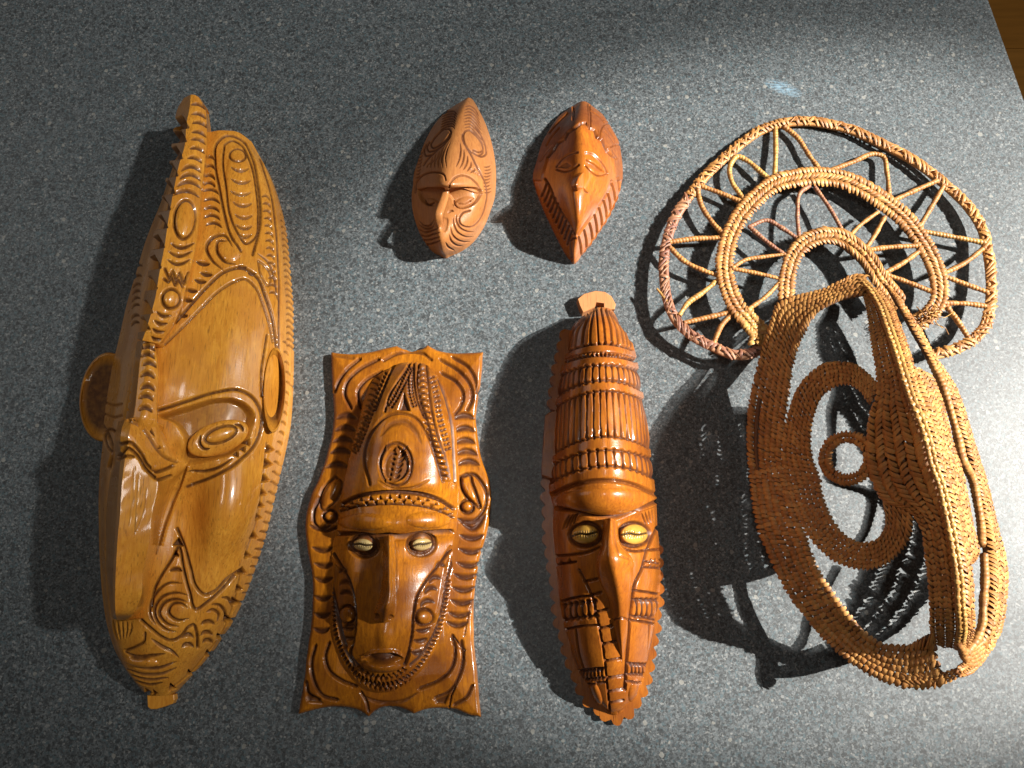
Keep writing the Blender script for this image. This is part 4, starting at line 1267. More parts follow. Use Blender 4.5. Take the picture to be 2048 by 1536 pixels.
cowrie(Gz, 645, 350, 80, 60, 2, 'long', lng, 14, M_AMBER_SHELL)


def toothed(pts_tips, inner, T):
    """saw outline: tips joined by notches; inner points close it"""
    out = []
    tips = T.p(pts_tips)
    for i, t in enumerate(tips):
        out.append(t)
        if i + 1 < len(tips):
            n = tips[i + 1]
            out.append((t[0] * 0.72 + n[0] * 0.28, t[1] * 0.72 + n[1] * 0.28))
    return out


# toothed rim: left edge going down, round the chin, right edge going up
def saw(path_px, n, depth, side, zt, name, mat, parent, thick_in=22, round_=False):
    p = resample(spline(np.array(path_px, float), 2), n * 6 + 1)
    out = []
    jit = [random.uniform(0.7, 1.2) for _ in range(n + 2)]
    for i in range(len(p)):
        a, b = p[max(i - 1, 0)], p[min(i + 1, len(p) - 1)]
        t = (b - a) / (np.linalg.norm(b - a) + 1e-9)
        nn = np.array([-t[1], t[0]]) * side
        ph = (i % 6) / 6.0
        k = math.sin(math.pi * min(ph / 0.9, 1.0)) ** 0.7 if round_ else (ph / 0.75 if ph < 0.75 else (1 - ph) / 0.25)
        out.append((p[i] + nn * depth * k * jit[i // 6], p[i] - nn * thick_in))
    o = [tuple(q[0]) for q in out] + [tuple(q[1]) for q in reversed(out)]
    V = []; F = []
    n2 = len(out)
    for (a, b) in out:
        for q, z in ((a, zt), (b, zt), (a, 0.5), (b, 0.5)):
            V.append(world(q[0], q[1], z) if z == zt else None)
        V[-2] = V[-4].copy(); V[-2][2] = 0.5 * U
        V[-1] = V[-3].copy(); V[-1][2] = 0.5 * U
    for i in range(n2 - 1):
        a, b = 4 * i, 4 * (i + 1)
        F += [[a, b, b + 1, a + 1], [a, a + 2, b + 2, b], [a + 1, b + 1, b + 3, a + 3], [a + 2, a + 3, b + 3, b + 2]]
    F += [[0, 1, 3, 2], [4 * n2 - 4, 4 * n2 - 2, 4 * n2 - 1, 4 * n2 - 3]]
    ob = mesh_obj(name, np.array(V), F, mat, parent, {'stain': np.full(len(V), 0.12)}, False)
    import bmesh
    bm = bmesh.new(); bm.from_mesh(ob.data); bmesh.ops.recalc_face_normals(bm, faces=bm.faces[:]); bm.to_mesh(ob.data); bm.free()
    return ob


saw(Fz((272, 300), (240, 430), (215, 560), (195, 690), (178, 850)), 7, 9, 1, 16, 'toothed_rim', M_LONG, lng, 18, True)
plate('side_block', Fz((138, 890), (160, 872), (215, 850), (215, 1330), (118, 1300), (115, 1250)), 0.5, 40, M_LONG, lng, 0.1)
saw(Gz((128, 10), (122, 120), (120, 260), (130, 420), (150, 560), (175, 700), (190, 840), (225, 980), (262, 1110), (318, 1250), (390, 1360), (470, 1425)), 18, 10, 1, 14, 'toothed_rim', M_LONG, lng, 44, True)
saw(Gz((440, 1410), (520, 1445), (600, 1420), (665, 1350), (708, 1260), (738, 1150), (758, 1020), (778, 880), (792, 760), (796, 640), (792, 500), (782, 400)), 16, 11, 1, 13, 'toothed_rim', M_LONG, lng, 44, True)
# hanging tab at the top, with its hole
tabc = plate('hanging_tab', Fz((358, 95), (400, 60), (480, 38), (545, 45), (590, 75), (620, 130), (612, 165), (545, 172), (545, 125), (482, 118), (478, 150), (395, 188), (372, 140)), 0.5, 24, M_RAW, lng)

# ================================================================== two small masks
H = Z(750, 170, 3.938); Mz = Z(810, 190, 10.24); Nz = Z(810, 330, 8.085); Qz = Z(1050, 195, 9.033); Rz = Z(1050, 350, 8.533)
sma = thing('small_mask', (905, 360), 'small tan oval mask finely carved with swirling lines and a sharp middle ridge', 'mask')


def carve_a():
    c = Carve()
    lw = dict(w=2.4, d=3.4, stain=0.8)
    # right side of the forehead
    c.cut(Mz, [(1180, 800), (1175, 880), (1200, 960), (1300, 1130), (1400, 1320), (1500, 1530)], **lw)
    c.cut(Nz, [(1150, 0), (1230, 150), (1310, 320), (1330, 470), (1305, 650), (1260, 800), (1180, 930), (1090, 1000), (970, 1000), (890, 940), (880, 860), (930, 780), (1050, 740)], **lw)
    for k in range(9):
        c.cut(Mz, [(1200, 240 + k * 62), (1330, 215 + k * 62), (1430, 275 + k * 66), (1520 + k * 12, 440 + k * 72)], w=2.2, d=3, stain=0.7, taper=1)
    c.ell(Mz, 1400, 980, 160, 290, -32, 150, 470, w=2.4, d=3.4, stain=0.75)
    c.cut(Mz, [(1350, 740), (1480, 860), (1580, 1020), (1590, 1140), (1530, 1170), (1400, 1130)], w=2.4, d=3.4, stain=0.75)
    c.cut(Mz, [(1450, 640), (1580, 860), (1660, 1080), (1660, 1220), (1600, 1260), (1470, 1230), (1390, 1180)], **lw)
    for k in range(5):
        c.cut(Mz, [(1130 + k * 75, 970 + k * 130), (1140 + k * 70, 1150 + k * 100), (1110 + k * 70, 1320 + k * 60), (1040 + k * 75, 1480 + k * 30)], w=2.4, d=3.4, stain=0.75, taper=1)
    for k in range(9):
        c.arc(Nz, 1330 + 10 * math.sin(k), 20 + k * 52, 60, -18, -10, w=2.1, d=2.8, stain=0.65)
    for k in range(5): c.arc(Nz, 1060 + k * 30, 90 + k * 18, 40, 14, 60, w=1.7, d=2, stain=0.4)
    # left side
    c.cut(Mz, [(900, 700), (935, 745), (920, 840), (820, 980), (700, 1090), (560, 1220), (460, 1320), (380, 1440)], **lw)
    c.cut(Mz, [(905, 690), (800, 700), (680, 800), (580, 920), (530, 1030), (560, 1080), (680, 1040), (820, 930), (910, 800)], **lw)
    c.cut(Mz, [(500, 960), (450, 1080), (480, 1150), (590, 1140), (720, 1060)], **lw)
    c.cut(Mz, [(430, 1020), (390, 1140), (420, 1240), (560, 1220)], **lw)
    for k in range(7):
        c.cut(Mz, [(760 - k * 6, 420 + k * 55 - 30), (900 - k * 8, 330 + k * 52), (1000 - k * 4, 330 + k * 52), (1065 - k * 8, 400 + k * 50)], w=2.6, d=3.8, stain=0.8, taper=1)
    for k in range(6):
        c.cut(Mz, [(940 - k * 75, 950 + k * 62), (860 - k * 65, 1120 + k * 50), (825 - k * 72, 1290 + k * 30), (850 - k * 80, 1500)], w=2.0, d=3, stain=0.6, taper=1)
    for k in range(8): c.arc(Mz, 330 - k * 10, 1180 + k * 70, 50, -25, -35, w=2.2, d=2.8, stain=0.6)
    # sockets below the brow
    c.cut(Nz, [(712, 390), (730, 290), (800, 210), (910, 168), (1030, 195), (1140, 280), (1240, 420)], w=2.6, d=3.6, stain=0.5)
    c.poly(Nz, [(700, 395), (745, 388), (1245, 440), (1180, 560), (1060, 660), (920, 700), (800, 650), (765, 540), (690, 490), (650, 490)], -8, 3.0, 0.12, True)
    c.cut(Nz, [(690, 392), (900, 398), (1245, 440)], w=1.8, d=-3.5, stain=0)
    c.dome(Nz, 960, 590, 190, 82, -16, 5)
    c.cut(Nz, [(780, 560), (800, 630), (880, 690), (1000, 680), (1160, 600), (1250, 470)], w=2.2, d=4, stain=0.6)
    c.cut(Nz, [(860, 610), (950, 620), (1060, 570), (1140, 520)], w=1.8, d=2.5, stain=0.4)
    c.tri(Nz, 1065, 575, 16, 0, 3)
    c.cut(Nz, [(170, 440), (180, 300), (270, 180), (400, 125), (530, 120), (630, 165), (655, 240)], w=2.6, d=4, stain=0.65)
    c.poly(Nz, [(200, 400), (420, 370), (640, 400), (600, 520), (520, 640), (400, 660), (290, 600), (230, 500)], -8, 4, 0.15, True)
    c.dome(Nz, 390, 590, 120, 60, 15, 5)
    c.cut(Nz, [(290, 560), (360, 640), (440, 600)], w=2.4, d=4)
    # nested curves of the cheeks and chin
    for pts in ([(828, 790), (830, 900), (890, 1020), (1000, 1080), (1120, 1085)], [(775, 840), (790, 960), (860, 1100), (980, 1165), (1100, 1165)],
                [(735, 1000), (770, 1130), (860, 1220), (960, 1248), (1060, 1238)], [(715, 1120), (755, 1240), (840, 1305), (940, 1315)],
                [(655, 1250), (700, 1330), (800, 1385)]):
        c.cut(Nz, pts, w=2.8, d=3.6, stain=0.65, taper=1)
    c.cut(Nz, [(690, 780), (740, 740), (790, 750)], w=3, d=3.5, stain=0.5, taper=1)
    for pts in ([(230, 900), (300, 980), (380, 985), (470, 880)], [(220, 960), (310, 1030), (420, 1020), (480, 940)], [(215, 1040), (330, 1090), (440, 1060), (540, 1020)],
                [(220, 1120), (340, 1160), (450, 1120), (560, 1090)], [(260, 1200), (370, 1220), (470, 1190), (565, 1160)], [(300, 1270), (400, 1285), (500, 1250), (575, 1220)]):
        c.cut(Nz, pts, w=2.8, d=3.4, stain=0.6, taper=1)
    c.poly(Nz, [(600, 850), (680, 860), (690, 960), (640, 1080), (585, 1060), (565, 950)], -3, 5, 0.1, True)
    return c


loft('face', [
    H((705, 112, 12), (720, 102, 20), (735, 98, 25), (755, 104, 20), (775, 120, 12)),
    H((575, 195, 12), (625, 185, 42), (697, 175, 70), (770, 180, 47), (815, 190, 12)),
    H((475, 300, 12), (550, 300, 55), (654, 300, 92), (778, 300, 66), (868, 300, 12)),
    H((400, 430, 12), (490, 430, 66), (614, 440, 110), (795, 430, 82), (912, 430, 12)),
    H((345, 580, 12), (445, 580, 72), (580, 590, 120), (805, 590, 90), (943, 580, 12)),
    H((305, 720, 12), (415, 720, 76), (562, 730, 126), (805, 730, 92), (953, 720, 12)),
    H((300, 790, 12), (410, 790, 76), (560, 792, 127), (802, 790, 90), (950, 790, 12)),
    H((290, 850, 12), (405, 850, 58), (545, 850, 96), (795, 850, 88), (945, 850, 12)),
    H((295, 980, 12), (405, 980, 53), (520, 990, 88), (765, 990, 82), (905, 980, 12)),
    H((330, 1110, 12), (415, 1110, 54), (516, 1120, 90), (722, 1120, 70), (850, 1110, 12)),
    H((385, 1220, 12), (445, 1225, 47), (524, 1235, 78), (668, 1225, 52), (770, 1220, 12)),
    H((450, 1295, 12), (488, 1300, 29), (532, 1310, 48), (603, 1300, 32), (680, 1290, 12)),
    H((520, 1338, 8), (535, 1343, 12), (550, 1345, 14), (565, 1345, 12), (585, 1340, 8)),
], M_TAN, sma, carve_a(), key='sa', pitch=1.15, ucrease=(), amp=0.25, rough_seed=31)


def tube(pts, radii, sides=10, caps=True, squash=None):
    """pts (n,3) world, radii (n,) metres -> V, F"""
    pts = np.asarray(pts, float); n = len(pts)
    T = np.gradient(pts, axis=0); T /= np.linalg.norm(T, axis=1, keepdims=True) + 1e-12
    up = np.array([0, 0, 1.0])
    Lv = np.cross(T, up); nl = np.linalg.norm(Lv, axis=1, keepdims=True)
    Lv = np.where(nl < 1e-3, np.array([1.0, 0, 0]), Lv / (nl + 1e-12))
    Nv = np.cross(Lv, T)
    a = np.linspace(0, 2 * math.pi, sides, endpoint=False)
    r = np.asarray(radii, float)
    if r.ndim == 1: r = np.repeat(r[:, None], sides, 1)
    V = pts[:, None] + r[..., None] * (Lv[:, None] * np.cos(a)[None, :, None] + Nv[:, None] * np.sin(a)[None, :, None])
    idx = np.arange(n * sides).reshape(n, sides)
    nx = np.roll(idx, -1, axis=1)
    F = np.stack([idx[:-1], idx[1:], nx[1:], nx[:-1]], -1).reshape(-1, 4)
    V = V.reshape(-1, 3)
    if caps:
        V = np.concatenate([V, pts[:1] - T[:1] * r[0].mean() * 0.4, pts[-1:] + T[-1:] * r[-1].mean() * 0.4])
        c0, c1 = n * sides, n * sides + 1
        e = []
        for j in range(0, sides):
            e.append([c0, idx[0, j], nx[0, j], c0]); e.append([c1, nx[-1, j], idx[-1, j], c1])
        # use degenerate-free quads: pair triangles
        F2 = []
        for j in range(0, sides, 2):
            F2.append([c0, idx[0, j], nx[0, j], nx[0, (j + 1) % sides]])
            F2.append([c1, nx[-1, (j + 1) % sides], nx[-1, j], idx[-1, j]])
        F = np.concatenate([F, np.array(F2)])
    return V, F


# arched nose of the tan mask, standing clear of the face like a handle
def nose_arch():
    q = H((566, 790, 104), (556, 850, 98), (538, 915, 101), (516, 975, 106), (501, 1025, 108), (500, 1062, 102), (508, 1096, 90), (518, 1120, 76))
    p = spline(world([a[0] for a in q], [a[1] for a in q], [a[2] for a in q]), 0.0012)
    t = np.linspace(0, 1, len(p))
    r = (5.0 + 2.0 * np.sin(np.pi * t) ** 0.8) * U
    a = np.linspace(0, 2 * math.pi, 14, endpoint=False)
    R = r[:, None] * (1 - 0.22 * np.cos(a * 2 + math.pi))[None, :]
    V, F = tube(p, R, 14)
    mesh_obj('nose', V, F, M_TAN, sma, {'stain': np.zeros(len(V))}, True, 60)


nose_arch()

smb = thing('small_mask', (1155, 365), 'small glossy red-brown mask shaped like a leaf with a notched frilled edge and hooked nose', 'mask')


def carve_b():
    c = Carve()
    c.poly(Qz, [(1090, 60), (1400, 300), (1700, 800), (1800, 1500), (1640, 1500), (1560, 1060), (1430, 880), (1290, 720), (1160, 560), (1000, 480), (780, 640), (600, 830), (420, 1080), (300, 1500), (100, 1500), (250, 900), (600, 350), (900, 100)], 2.5, 5, 0.42)
    # hair cap edge
    c.cut(Qz, [(1000, 480), (1090, 470), (1160, 560), (1240, 600), (1290, 720), (1370, 770), (1430, 880), (1480, 980), (1560, 1060), (1620, 1110)], w=2.6, d=4.5, stain=0.6, smooth=False)
    c.cut(Qz, [(1000, 480), (900, 560), (780, 640), (720, 760), (600, 830), (520, 960), (420, 1080)], w=2.6, d=4.5, stain=0.75, smooth=False)
    for pts in ([(1135, 160), (1150, 330), (1150, 540)], [(1500, 470), (1400, 500), (1345, 580), (1320, 720)], [(1690, 860), (1600, 860), (1500, 910)],
                [(860, 200), (880, 300), (860, 420)]):
        c.cut(Qz, pts, w=3.0, d=-2.5, stain=0.0)
        c.cut(Qz, [(x + 22, y) for x, y in pts], w=2.2, d=3, stain=0.6)
    for pts in ([(1180, 260), (1300, 340), (1420, 470)], [(1420, 620), (1540, 760), (1620, 880)], [(1560, 960), (1650, 1100)], [(1240, 300), (1400, 420)], [(1480, 560), (1600, 740)]):
        c.cut(Qz, pts, w=2, d=2, stain=0.6)
    for pts in ([(780, 300), (600, 480), (460, 650)], [(640, 560), (500, 720), (400, 880)], [(500, 880), (380, 1020), (300, 1150)]):
        c.cut(Qz, pts, w=2.4, d=2.4, stain=0.5)
    # eyes
    for pts in ([(1090, 1000), (1200, 1010), (1320, 1110), (1420, 1230), (1490, 1370)], [(1090, 1240), (1200, 1350), (1330, 1420), (1480, 1385)]):
        c.cut(Qz, pts, w=2.4, d=3.6, stain=0.4)
    c.poly(Qz, [(1095, 1110), (1250, 1190), (1430, 1350), (1260, 1300), (1110, 1200)], -4, 3, 0.35)
    for pts in ([(570, 1250), (660, 1130), (800, 1030), (950, 990)], [(570, 1300), (700, 1340), (840, 1310), (970, 1220)]):
        c.cut(Qz, pts, w=2.4, d=3.6, stain=0.55)
    c.poly(Qz, [(600, 1260), (740, 1180), (830, 1230), (760, 1270)], -4, 3, 0.5)
    # face border
    c.cut(Rz, [(1480, 100), (1420, 280), (1320, 440), (1200, 610), (1060, 800), (900, 1030)], w=3, d=5, stain=0.4)
    c.cut(Rz, [(340, 60), (420, 200), (500, 420), (620, 640), (740, 830), (840, 1020)], w=3, d=5, stain=0.65)
    # frill
    for (x0, y0), (x1, y1) in (((1480, 150), (1535, 430)), ((1410, 310), (1455, 590)), ((1340, 440), (1390, 740)), ((1260, 570), (1310, 880)), ((1180, 690), (1225, 1010)),
                               ((1095, 830), (1145, 1130)), ((1005, 950), (1045, 1240)), ((915, 1070), (955, 1350)), ((1560, 40), (1610, 260))):
        c.cut(Rz, [(x0, y0), ((x0 + x1) / 2 + 10, (y0 + y1) / 2), (x1, y1)], w=2.8, d=4.2, stain=0.5, asym=0.5)
    for k in range(10):
        x, y = 400 + k * 46, 190 + k * 92
        c.cut(Rz, [(x - 30, y - 60), (x - 75, y + 60), (x - 130 + k * 3, y + 170)], w=3.2, d=4.5, stain=0.75, asym=0.5)
    c.cut(Rz, [(860, 1090), (800, 1100), (790, 1420)], w=3, d=4, stain=0.5)
    # nostril line
    c.cut(Rz, [(1000, 220), (1040, 290), (1090, 310)], w=3, d=3.5, stain=0.45, taper=1)
    return c


loft('face', [
    H((1590, 152, 12), (1615, 140, 20), (1640, 136, 24), (1665, 142, 20), (1700, 162, 12)),
    H((1452, 255, 12), (1540, 240, 34), (1630, 230, 66), (1722, 240, 46), (1800, 250, 12)),
    H((1372, 350, 12), (1478, 340, 48), (1622, 320, 92), (1762, 340, 64), (1868, 350, 12)),
    H((1314, 480, 12), (1448, 470, 56), (1630, 450, 108), (1792, 470, 76), (1922, 480, 12)),
    H((1278, 610, 12), (1418, 600, 61), (1640, 590, 118), (1817, 600, 82), (1938, 610, 12)),
    H((1250, 710, 12), (1408, 710, 61), (1640, 700, 118), (1817, 710, 80), (1942, 720, 12)),
    H((1268, 810, 12), (1420, 820, 64), (1602, 820, 124), (1792, 820, 78), (1932, 820, 12)),
    H((1316, 940, 12), (1442, 950, 61), (1602, 950, 118), (1752, 950, 72), (1878, 940, 12)),
    H((1380, 1080, 12), (1472, 1080, 54), (1602, 1080, 104), (1702, 1080, 60), (1806, 1080, 12)),
    H((1445, 1210, 12), (1508, 1205, 41), (1586, 1190, 78), (1652, 1200, 44), (1722, 1205, 12)),
    H((1505, 1320, 12), (1528, 1320, 22), (1568, 1310, 42), (1606, 1310, 28), (1648, 1305, 12)),
    H((1547, 1380, 8), (1556, 1385, 12), (1567, 1390, 14), (1580, 1388, 12), (1598, 1378, 8)),
], M_RED, smb, carve_b(), key='sb', pitch=1.15, ucrease=(), amp=0.3, rough_seed=41)
loft('nose', [
    H((1588, 705, 98), (1612, 690, 118), (1638, 688, 126), (1655, 700, 116), (1668, 715, 98)),
    H((1545, 760, 95), (1565, 745, 130), (1600, 738, 142), (1640, 752, 126), (1672, 775, 95)),
    H((1545, 805, 95), (1552, 795, 132), (1585, 790, 144), (1635, 800, 126), (1680, 815, 94)),
    H((1552, 845, 92), (1570, 838, 112), (1592, 836, 124), (1625, 842, 110), (1655, 850, 90)),
], M_RED, smb, None, pitch=1.15, skirt=75, rough_seed=42, sharp=70, amp=0.2)
saw(Rz((160, 40), (200, 240), (300, 470), (400, 690), (520, 950), (640, 1190), (740, 1370)), 11, 3.2, 1, 9, 'notched_rim', M_RED, smb, 12)
saw(Rz((960, 1350), (1060, 1230), (1180, 1080), (1300, 900), (1400, 740), (1500, 560), (1570, 380), (1620, 200)), 9, 3.0, 1, 9, 'notched_rim', M_RED, smb, 12)
# ================================================================== woven cane mask with openwork headdress
I = Z(1260, 210, 2.599); J = Z(1440, 520, 3.3684); K = Z(1440, 930, 3.1349)
wov = thing('woven_mask', (1740, 800), 'woven cane mask with ridged face, looped eye rings and openwork halo headdress', 'mask')


class Bag:
    """collects strands into one mesh"""
    def __init__(self): self.V = []; self.F = []; self.T = []; self.n = 0
    def add(self, V, F, t):
        self.V.append(V); self.F.append(np.asarray(F) + self.n); self.n += len(V)
        self.T.append(np.full(len(V), t) if np.isscalar(t) else t)
    def build(self, name, mat, parent, kind=None):
        o = mesh_obj(name, np.concatenate(self.V), np.concatenate(self.F), mat, parent, {'tint': np.concatenate(self.T)}, True, 55)
        if kind: o['kind'] = kind
        return o


def path3(q, zf, step=2.5):
    """photo points -> dense world path; zf(x, y) height or third coordinate"""
    q = np.array([(a[0], a[1], a[2] if len(a) > 2 else zf(a[0], a[1])) for a in q], float)
    s = spline(q, step)
    return world(s[:, 0], s[:, 1], s[:, 2])


def stitch(c, h, n, w, thick, bow, t, bag):
    """one cane stitch: centre c, half-length vector h, surface normal n, half-width vector w"""
    ss = np.array([-1.0, -0.55, 0.0, 0.55, 1.0])
    wd = np.array([0.55, 0.95, 1.0, 0.95, 0.55])
    lift = bow * (1 - ss ** 2 * 1.05)
    cen = c + h[None] * ss[:, None] + n[None] * lift[:, None]
    V = np.stack([cen - w[None] * wd[:, None], cen + n[None] * thick, cen + w[None] * wd[:, None], cen - n[None] * thick], 1).reshape(-1, 3)
    F = []
    for i in range(4):
        for j in range(4):
            k = (j + 1) % 4
            F.append([4 * i + j, 4 * i + k, 4 * i + 4 + k, 4 * i + 4 + j])
    F.append([3, 2, 1, 0]); F.append([16, 17, 18, 19])
    bag.add(V, np.array(F), t)


def rows_between(e0, e1, zf, n, step=3.0, zlift=0.0):
    a = spline(np.array([q[:2] for q in e0], float), 3.0); b = spline(np.array([q[:2] for q in e1], float), 3.0)
    L = max(np.linalg.norm(np.diff(a, axis=0), axis=1).sum(), np.linalg.norm(np.diff(b, axis=0), axis=1).sum())
    N = max(8, int(L / step))
    a, b = resample(a, N), resample(b, N)
    out = []
    for i in range(n):
        f = (i + 0.5) / n
        p = a * (1 - f) + b * f
        z = np.array([zf(x, y) for x, y in p]) + zlift
        out.append(world(p[:, 0], p[:, 1], z))
    return np.array(out)            # (n, N, 3)


def weave(name, e0, e1, zf, n, pitch=8.5, slant=28, chevron=True, mat=None, core_mat=None, parent=None, span=1.22, wid=0.47, seed=0, zlift=0.0, core=0.40, skip=None, tint=(0.15, 0.95)):
    """flat band of n parallel cane rods, each bound by slanted stitches"""
    r = np.random.RandomState(seed)
    R = rows_between(e0, e1, zf, n, 3.0, zlift)
    cores = Bag(); st = Bag()
    if n > 1:
        lat = np.gradient(R, axis=0)
    else:
        T = np.gradient(R[0], axis=0); lat = np.cross(T, [0, 0, 1.0])[None]; lat = lat / np.linalg.norm(lat, axis=-1, keepdims=True) * 11 * U
    for i in range(n):
        P = R[i]
        T = np.gradient(P, axis=0)
        seg = np.linalg.norm(T, axis=1)
        Tn = T / (seg[:, None] + 1e-12)
        sp = np.linalg.norm(lat[i], axis=1)
        V, F = tube(P - np.array([0, 0, 1.0]) * (sp * 0.12)[:, None], np.minimum(sp * core, 7 * U) * (1 + 0.06 * r.randn(len(P))), 8)
        cores.add(V, F, 0.2 + 0.5 * r.rand())
        L = np.concatenate([[0], np.cumsum(np.linalg.norm(np.diff(P, axis=0), axis=1))])
        s = (0.25 + 0.5 * (i % 2) + 0.1 * r.rand()) * pitch * U
        sgn = (-1 if (i % 2 and chevron) else 1)
        while s < L[-1]:
            c = np.array([np.interp(s, L, P[:, k]) for k in range(3)])
            j = min(int(np.searchsorted(L, s)), len(P) - 1)
            t = Tn[j]; l = lat[i][j]; sl = np.linalg.norm(l); l = l / (sl + 1e-12)
            nn = np.cross(t, l); nn /= np.linalg.norm(nn) + 1e-12
            if nn[2] < 0: nn = -nn
            a = math.radians(slant + r.randn() * 6) * sgn
            d = l * math.cos(a) + t * math.sin(a)
            wv = t * math.cos(a) - l * math.sin(a)
            px, py = photo(c)
            if not (skip and skip(px, py, i)):
                stitch(c + nn * (0.10 * sl + 0.3 * U * r.randn()), d * sl * 0.5 * span * (1 + 0.08 * r.randn()), nn, wv * pitch * U * wid * (1 + 0.12 * r.randn()),
                       1.1 * U, sl * 0.42, tint[0] + (tint[1] - tint[0]) * r.rand(), st)
            s += pitch * U * (1 + 0.10 * r.randn())
    o = st.build(name, mat or M_CANE, parent or wov, 'stuff')
    cores.build('rod', core_mat or M_CORE, o, 'stuff')
    return o


def rope(name, q, zf, rad, pitch, mat, parent=None, seed=0, sides=10, step=1.2, depth=0.22, tint=None):
    """rod wrapped in a spiral of cane"""
    P = path3(q, zf, step)
    L = np.concatenate([[0], np.cumsum(np.linalg.norm(np.diff(P, axis=0), axis=1))]) / U
    th = np.linspace(0, 2 * math.pi, sides, endpoint=False)
    r = np.random.RandomState(seed)
    wob = np.interp(L, np.linspace(0, L[-1], 12), 1 + 0.10 * r.randn(12))
    ph = (L[:, None] / pitch + th[None] / (2 * math.pi)) * 1.0
    turn = np.floor(ph)
    fr = ph - turn
    bump = 1 - depth * (np.abs(2 * fr - 1) ** 2.2)
    V, F = tube(P, rad * U * wob[:, None] * bump, sides)
    tt = ((turn.astype(int) * 7919) % 97) / 97.0
    lo, hi = tint or (0.2, 0.95)
    tt = lo + (hi - lo) * tt
    T = np.concatenate([tt.ravel(), [0.5, 0.5]])
    return mesh_obj(name, V, F, mat, parent or wov, {'tint': T}, True, 50)


# ---- headdress heights: touches the counter at the top, rises towards the face
def zhat(x, y): return 9 + 36 * min(max((y - 245) / 430.0, 0), 1.2)
def zmid(x, y): return zhat(x, y) + 8
def zinn(x, y): return zhat(x, y) + 14


outer = I((700, 1250), (640, 1290), (560, 1300), (420, 1252), (310, 1190), (235, 1112), (196, 1020), (177, 900), (177, 790), (196, 690), (232, 590), (300, 482), (380, 382), (480, 284), (580, 200), (680, 132),
          (770, 100), (900, 85), (1020, 98), (1150, 130), (1280, 188), (1420, 258), (1540, 335), (1650, 424), (1760, 532), (1828, 640), (1862, 780), (1876, 920), (1872, 1050), (1835, 1165), (1750, 1240), (1650, 1282), (1560, 1300))


def offset_path(q, d):
    p = spline(np.array([a[:2] for a in q], float), 4)
    t = np.gradient(p, axis=0); t /= np.linalg.norm(t, axis=1, keepdims=True)
    nn = np.stack([-t[:, 1], t[:, 0]], 1)
    return [tuple(v) for v in p + nn * d]


def rim(name, q, zf, half, mat, seed, pitch=11, n=2):
    """rim of bare rods lashed together by crossing wraps"""
    r = np.random.RandomState(seed)
    R = rows_between(offset_path(q, -half), offset_path(q, half), zf, n, 3.0)
    rods = Bag(); wr = Bag()
    for i in range(n):
        V, F = tube(R[i], half * 2 / n * 0.47 * U * (1 + 0.05 * r.randn(len(R[i]))), 8)
        rods.add(V, F, 0.35 + 0.5 * r.rand())
    mid = R.mean(0)
    L = np.concatenate([[0], np.cumsum(np.linalg.norm(np.diff(mid, axis=0), axis=1))])
    Tn = np.gradient(mid, axis=0); Tn /= np.linalg.norm(Tn, axis=1, keepdims=True)
    s = 4 * U; k = 0
    while s < L[-1]:
        j = min(int(np.searchsorted(L, s)), len(mid) - 1)
        t = Tn[j]; l = R[-1][j] - R[0][j]; l /= np.linalg.norm(l)
        nn = np.cross(t, l); nn /= np.linalg.norm(nn)
        if nn[2] < 0: nn = -nn
        c = mid[j]
        a = math.radians(38 + 8 * r.randn()) * (1 if r.rand() < 0.72 else -1)
        d = l * math.cos(a) + t * math.sin(a); wv = t * math.cos(a) - l * math.sin(a)
        stitch(c + nn * half * 0.30 * U, d * half * 1.25 * U / max(math.cos(a), 0.5) * 0.9, nn, wv * 2.5 * U * (1 + 0.2 * r.randn()), 1.0 * U, half * 0.55 * U, 0.15 + 0.8 * r.rand(), wr)
        k += 1
        s += pitch * U * (0.75 + 0.5 * r.rand())
    o = wr.build(name, mat, wov, 'stuff')
    rods.build('rod', mat, o, 'stuff')
    return o


rim('outer_hoop', outer[11:29], zhat, 10.5, M_CANE, 5, pitch=10)
rim('outer_hoop', outer[:12], zhat, 10.5, M_PURPLE, 6, pitch=10)
rim('outer_hoop', outer[28:], zhat, 11, M_CANE, 7, pitch=10, n=3)

midp = I((700, 1200), (640, 1140), (562, 1060), (512, 960), (492, 850), (506, 730), (560, 600), (650, 490), (750, 412), (870, 380), (985, 372), (1100, 388), (1205, 432), (1320, 505), (1430, 595), (1510, 700), (1568, 800), (1602, 900), (1605, 1010), (1560, 1085), (1480, 1140))
weave('middle_hoop', offset_path(midp, -17), offset_path(midp, 17), zmid, 3, 8.5, 40, True, seed=11, span=1.6, wid=0.40)
innp = I((810, 1010), (818, 890), (850, 785), (915, 712), (1000, 682), (1090, 690), (1172, 742), (1242, 812), (1295, 900), (1350, 965), (1405, 1030))
weave('inner_hoop', offset_path(innp, -16), offset_path(innp, 16), zinn, 3, 8.5, 40, True, seed=12, span=1.6, wid=0.40)
# thicker braided foot of the middle hoop
foot = I((590, 1080), (630, 1140), (670, 1200), (660, 1250))
weave('hoop_foot', offset_path(foot, -18), offset_path(foot, 18), zmid, 3, 8, 38, True, M_PALE, seed=13, span=1.35)

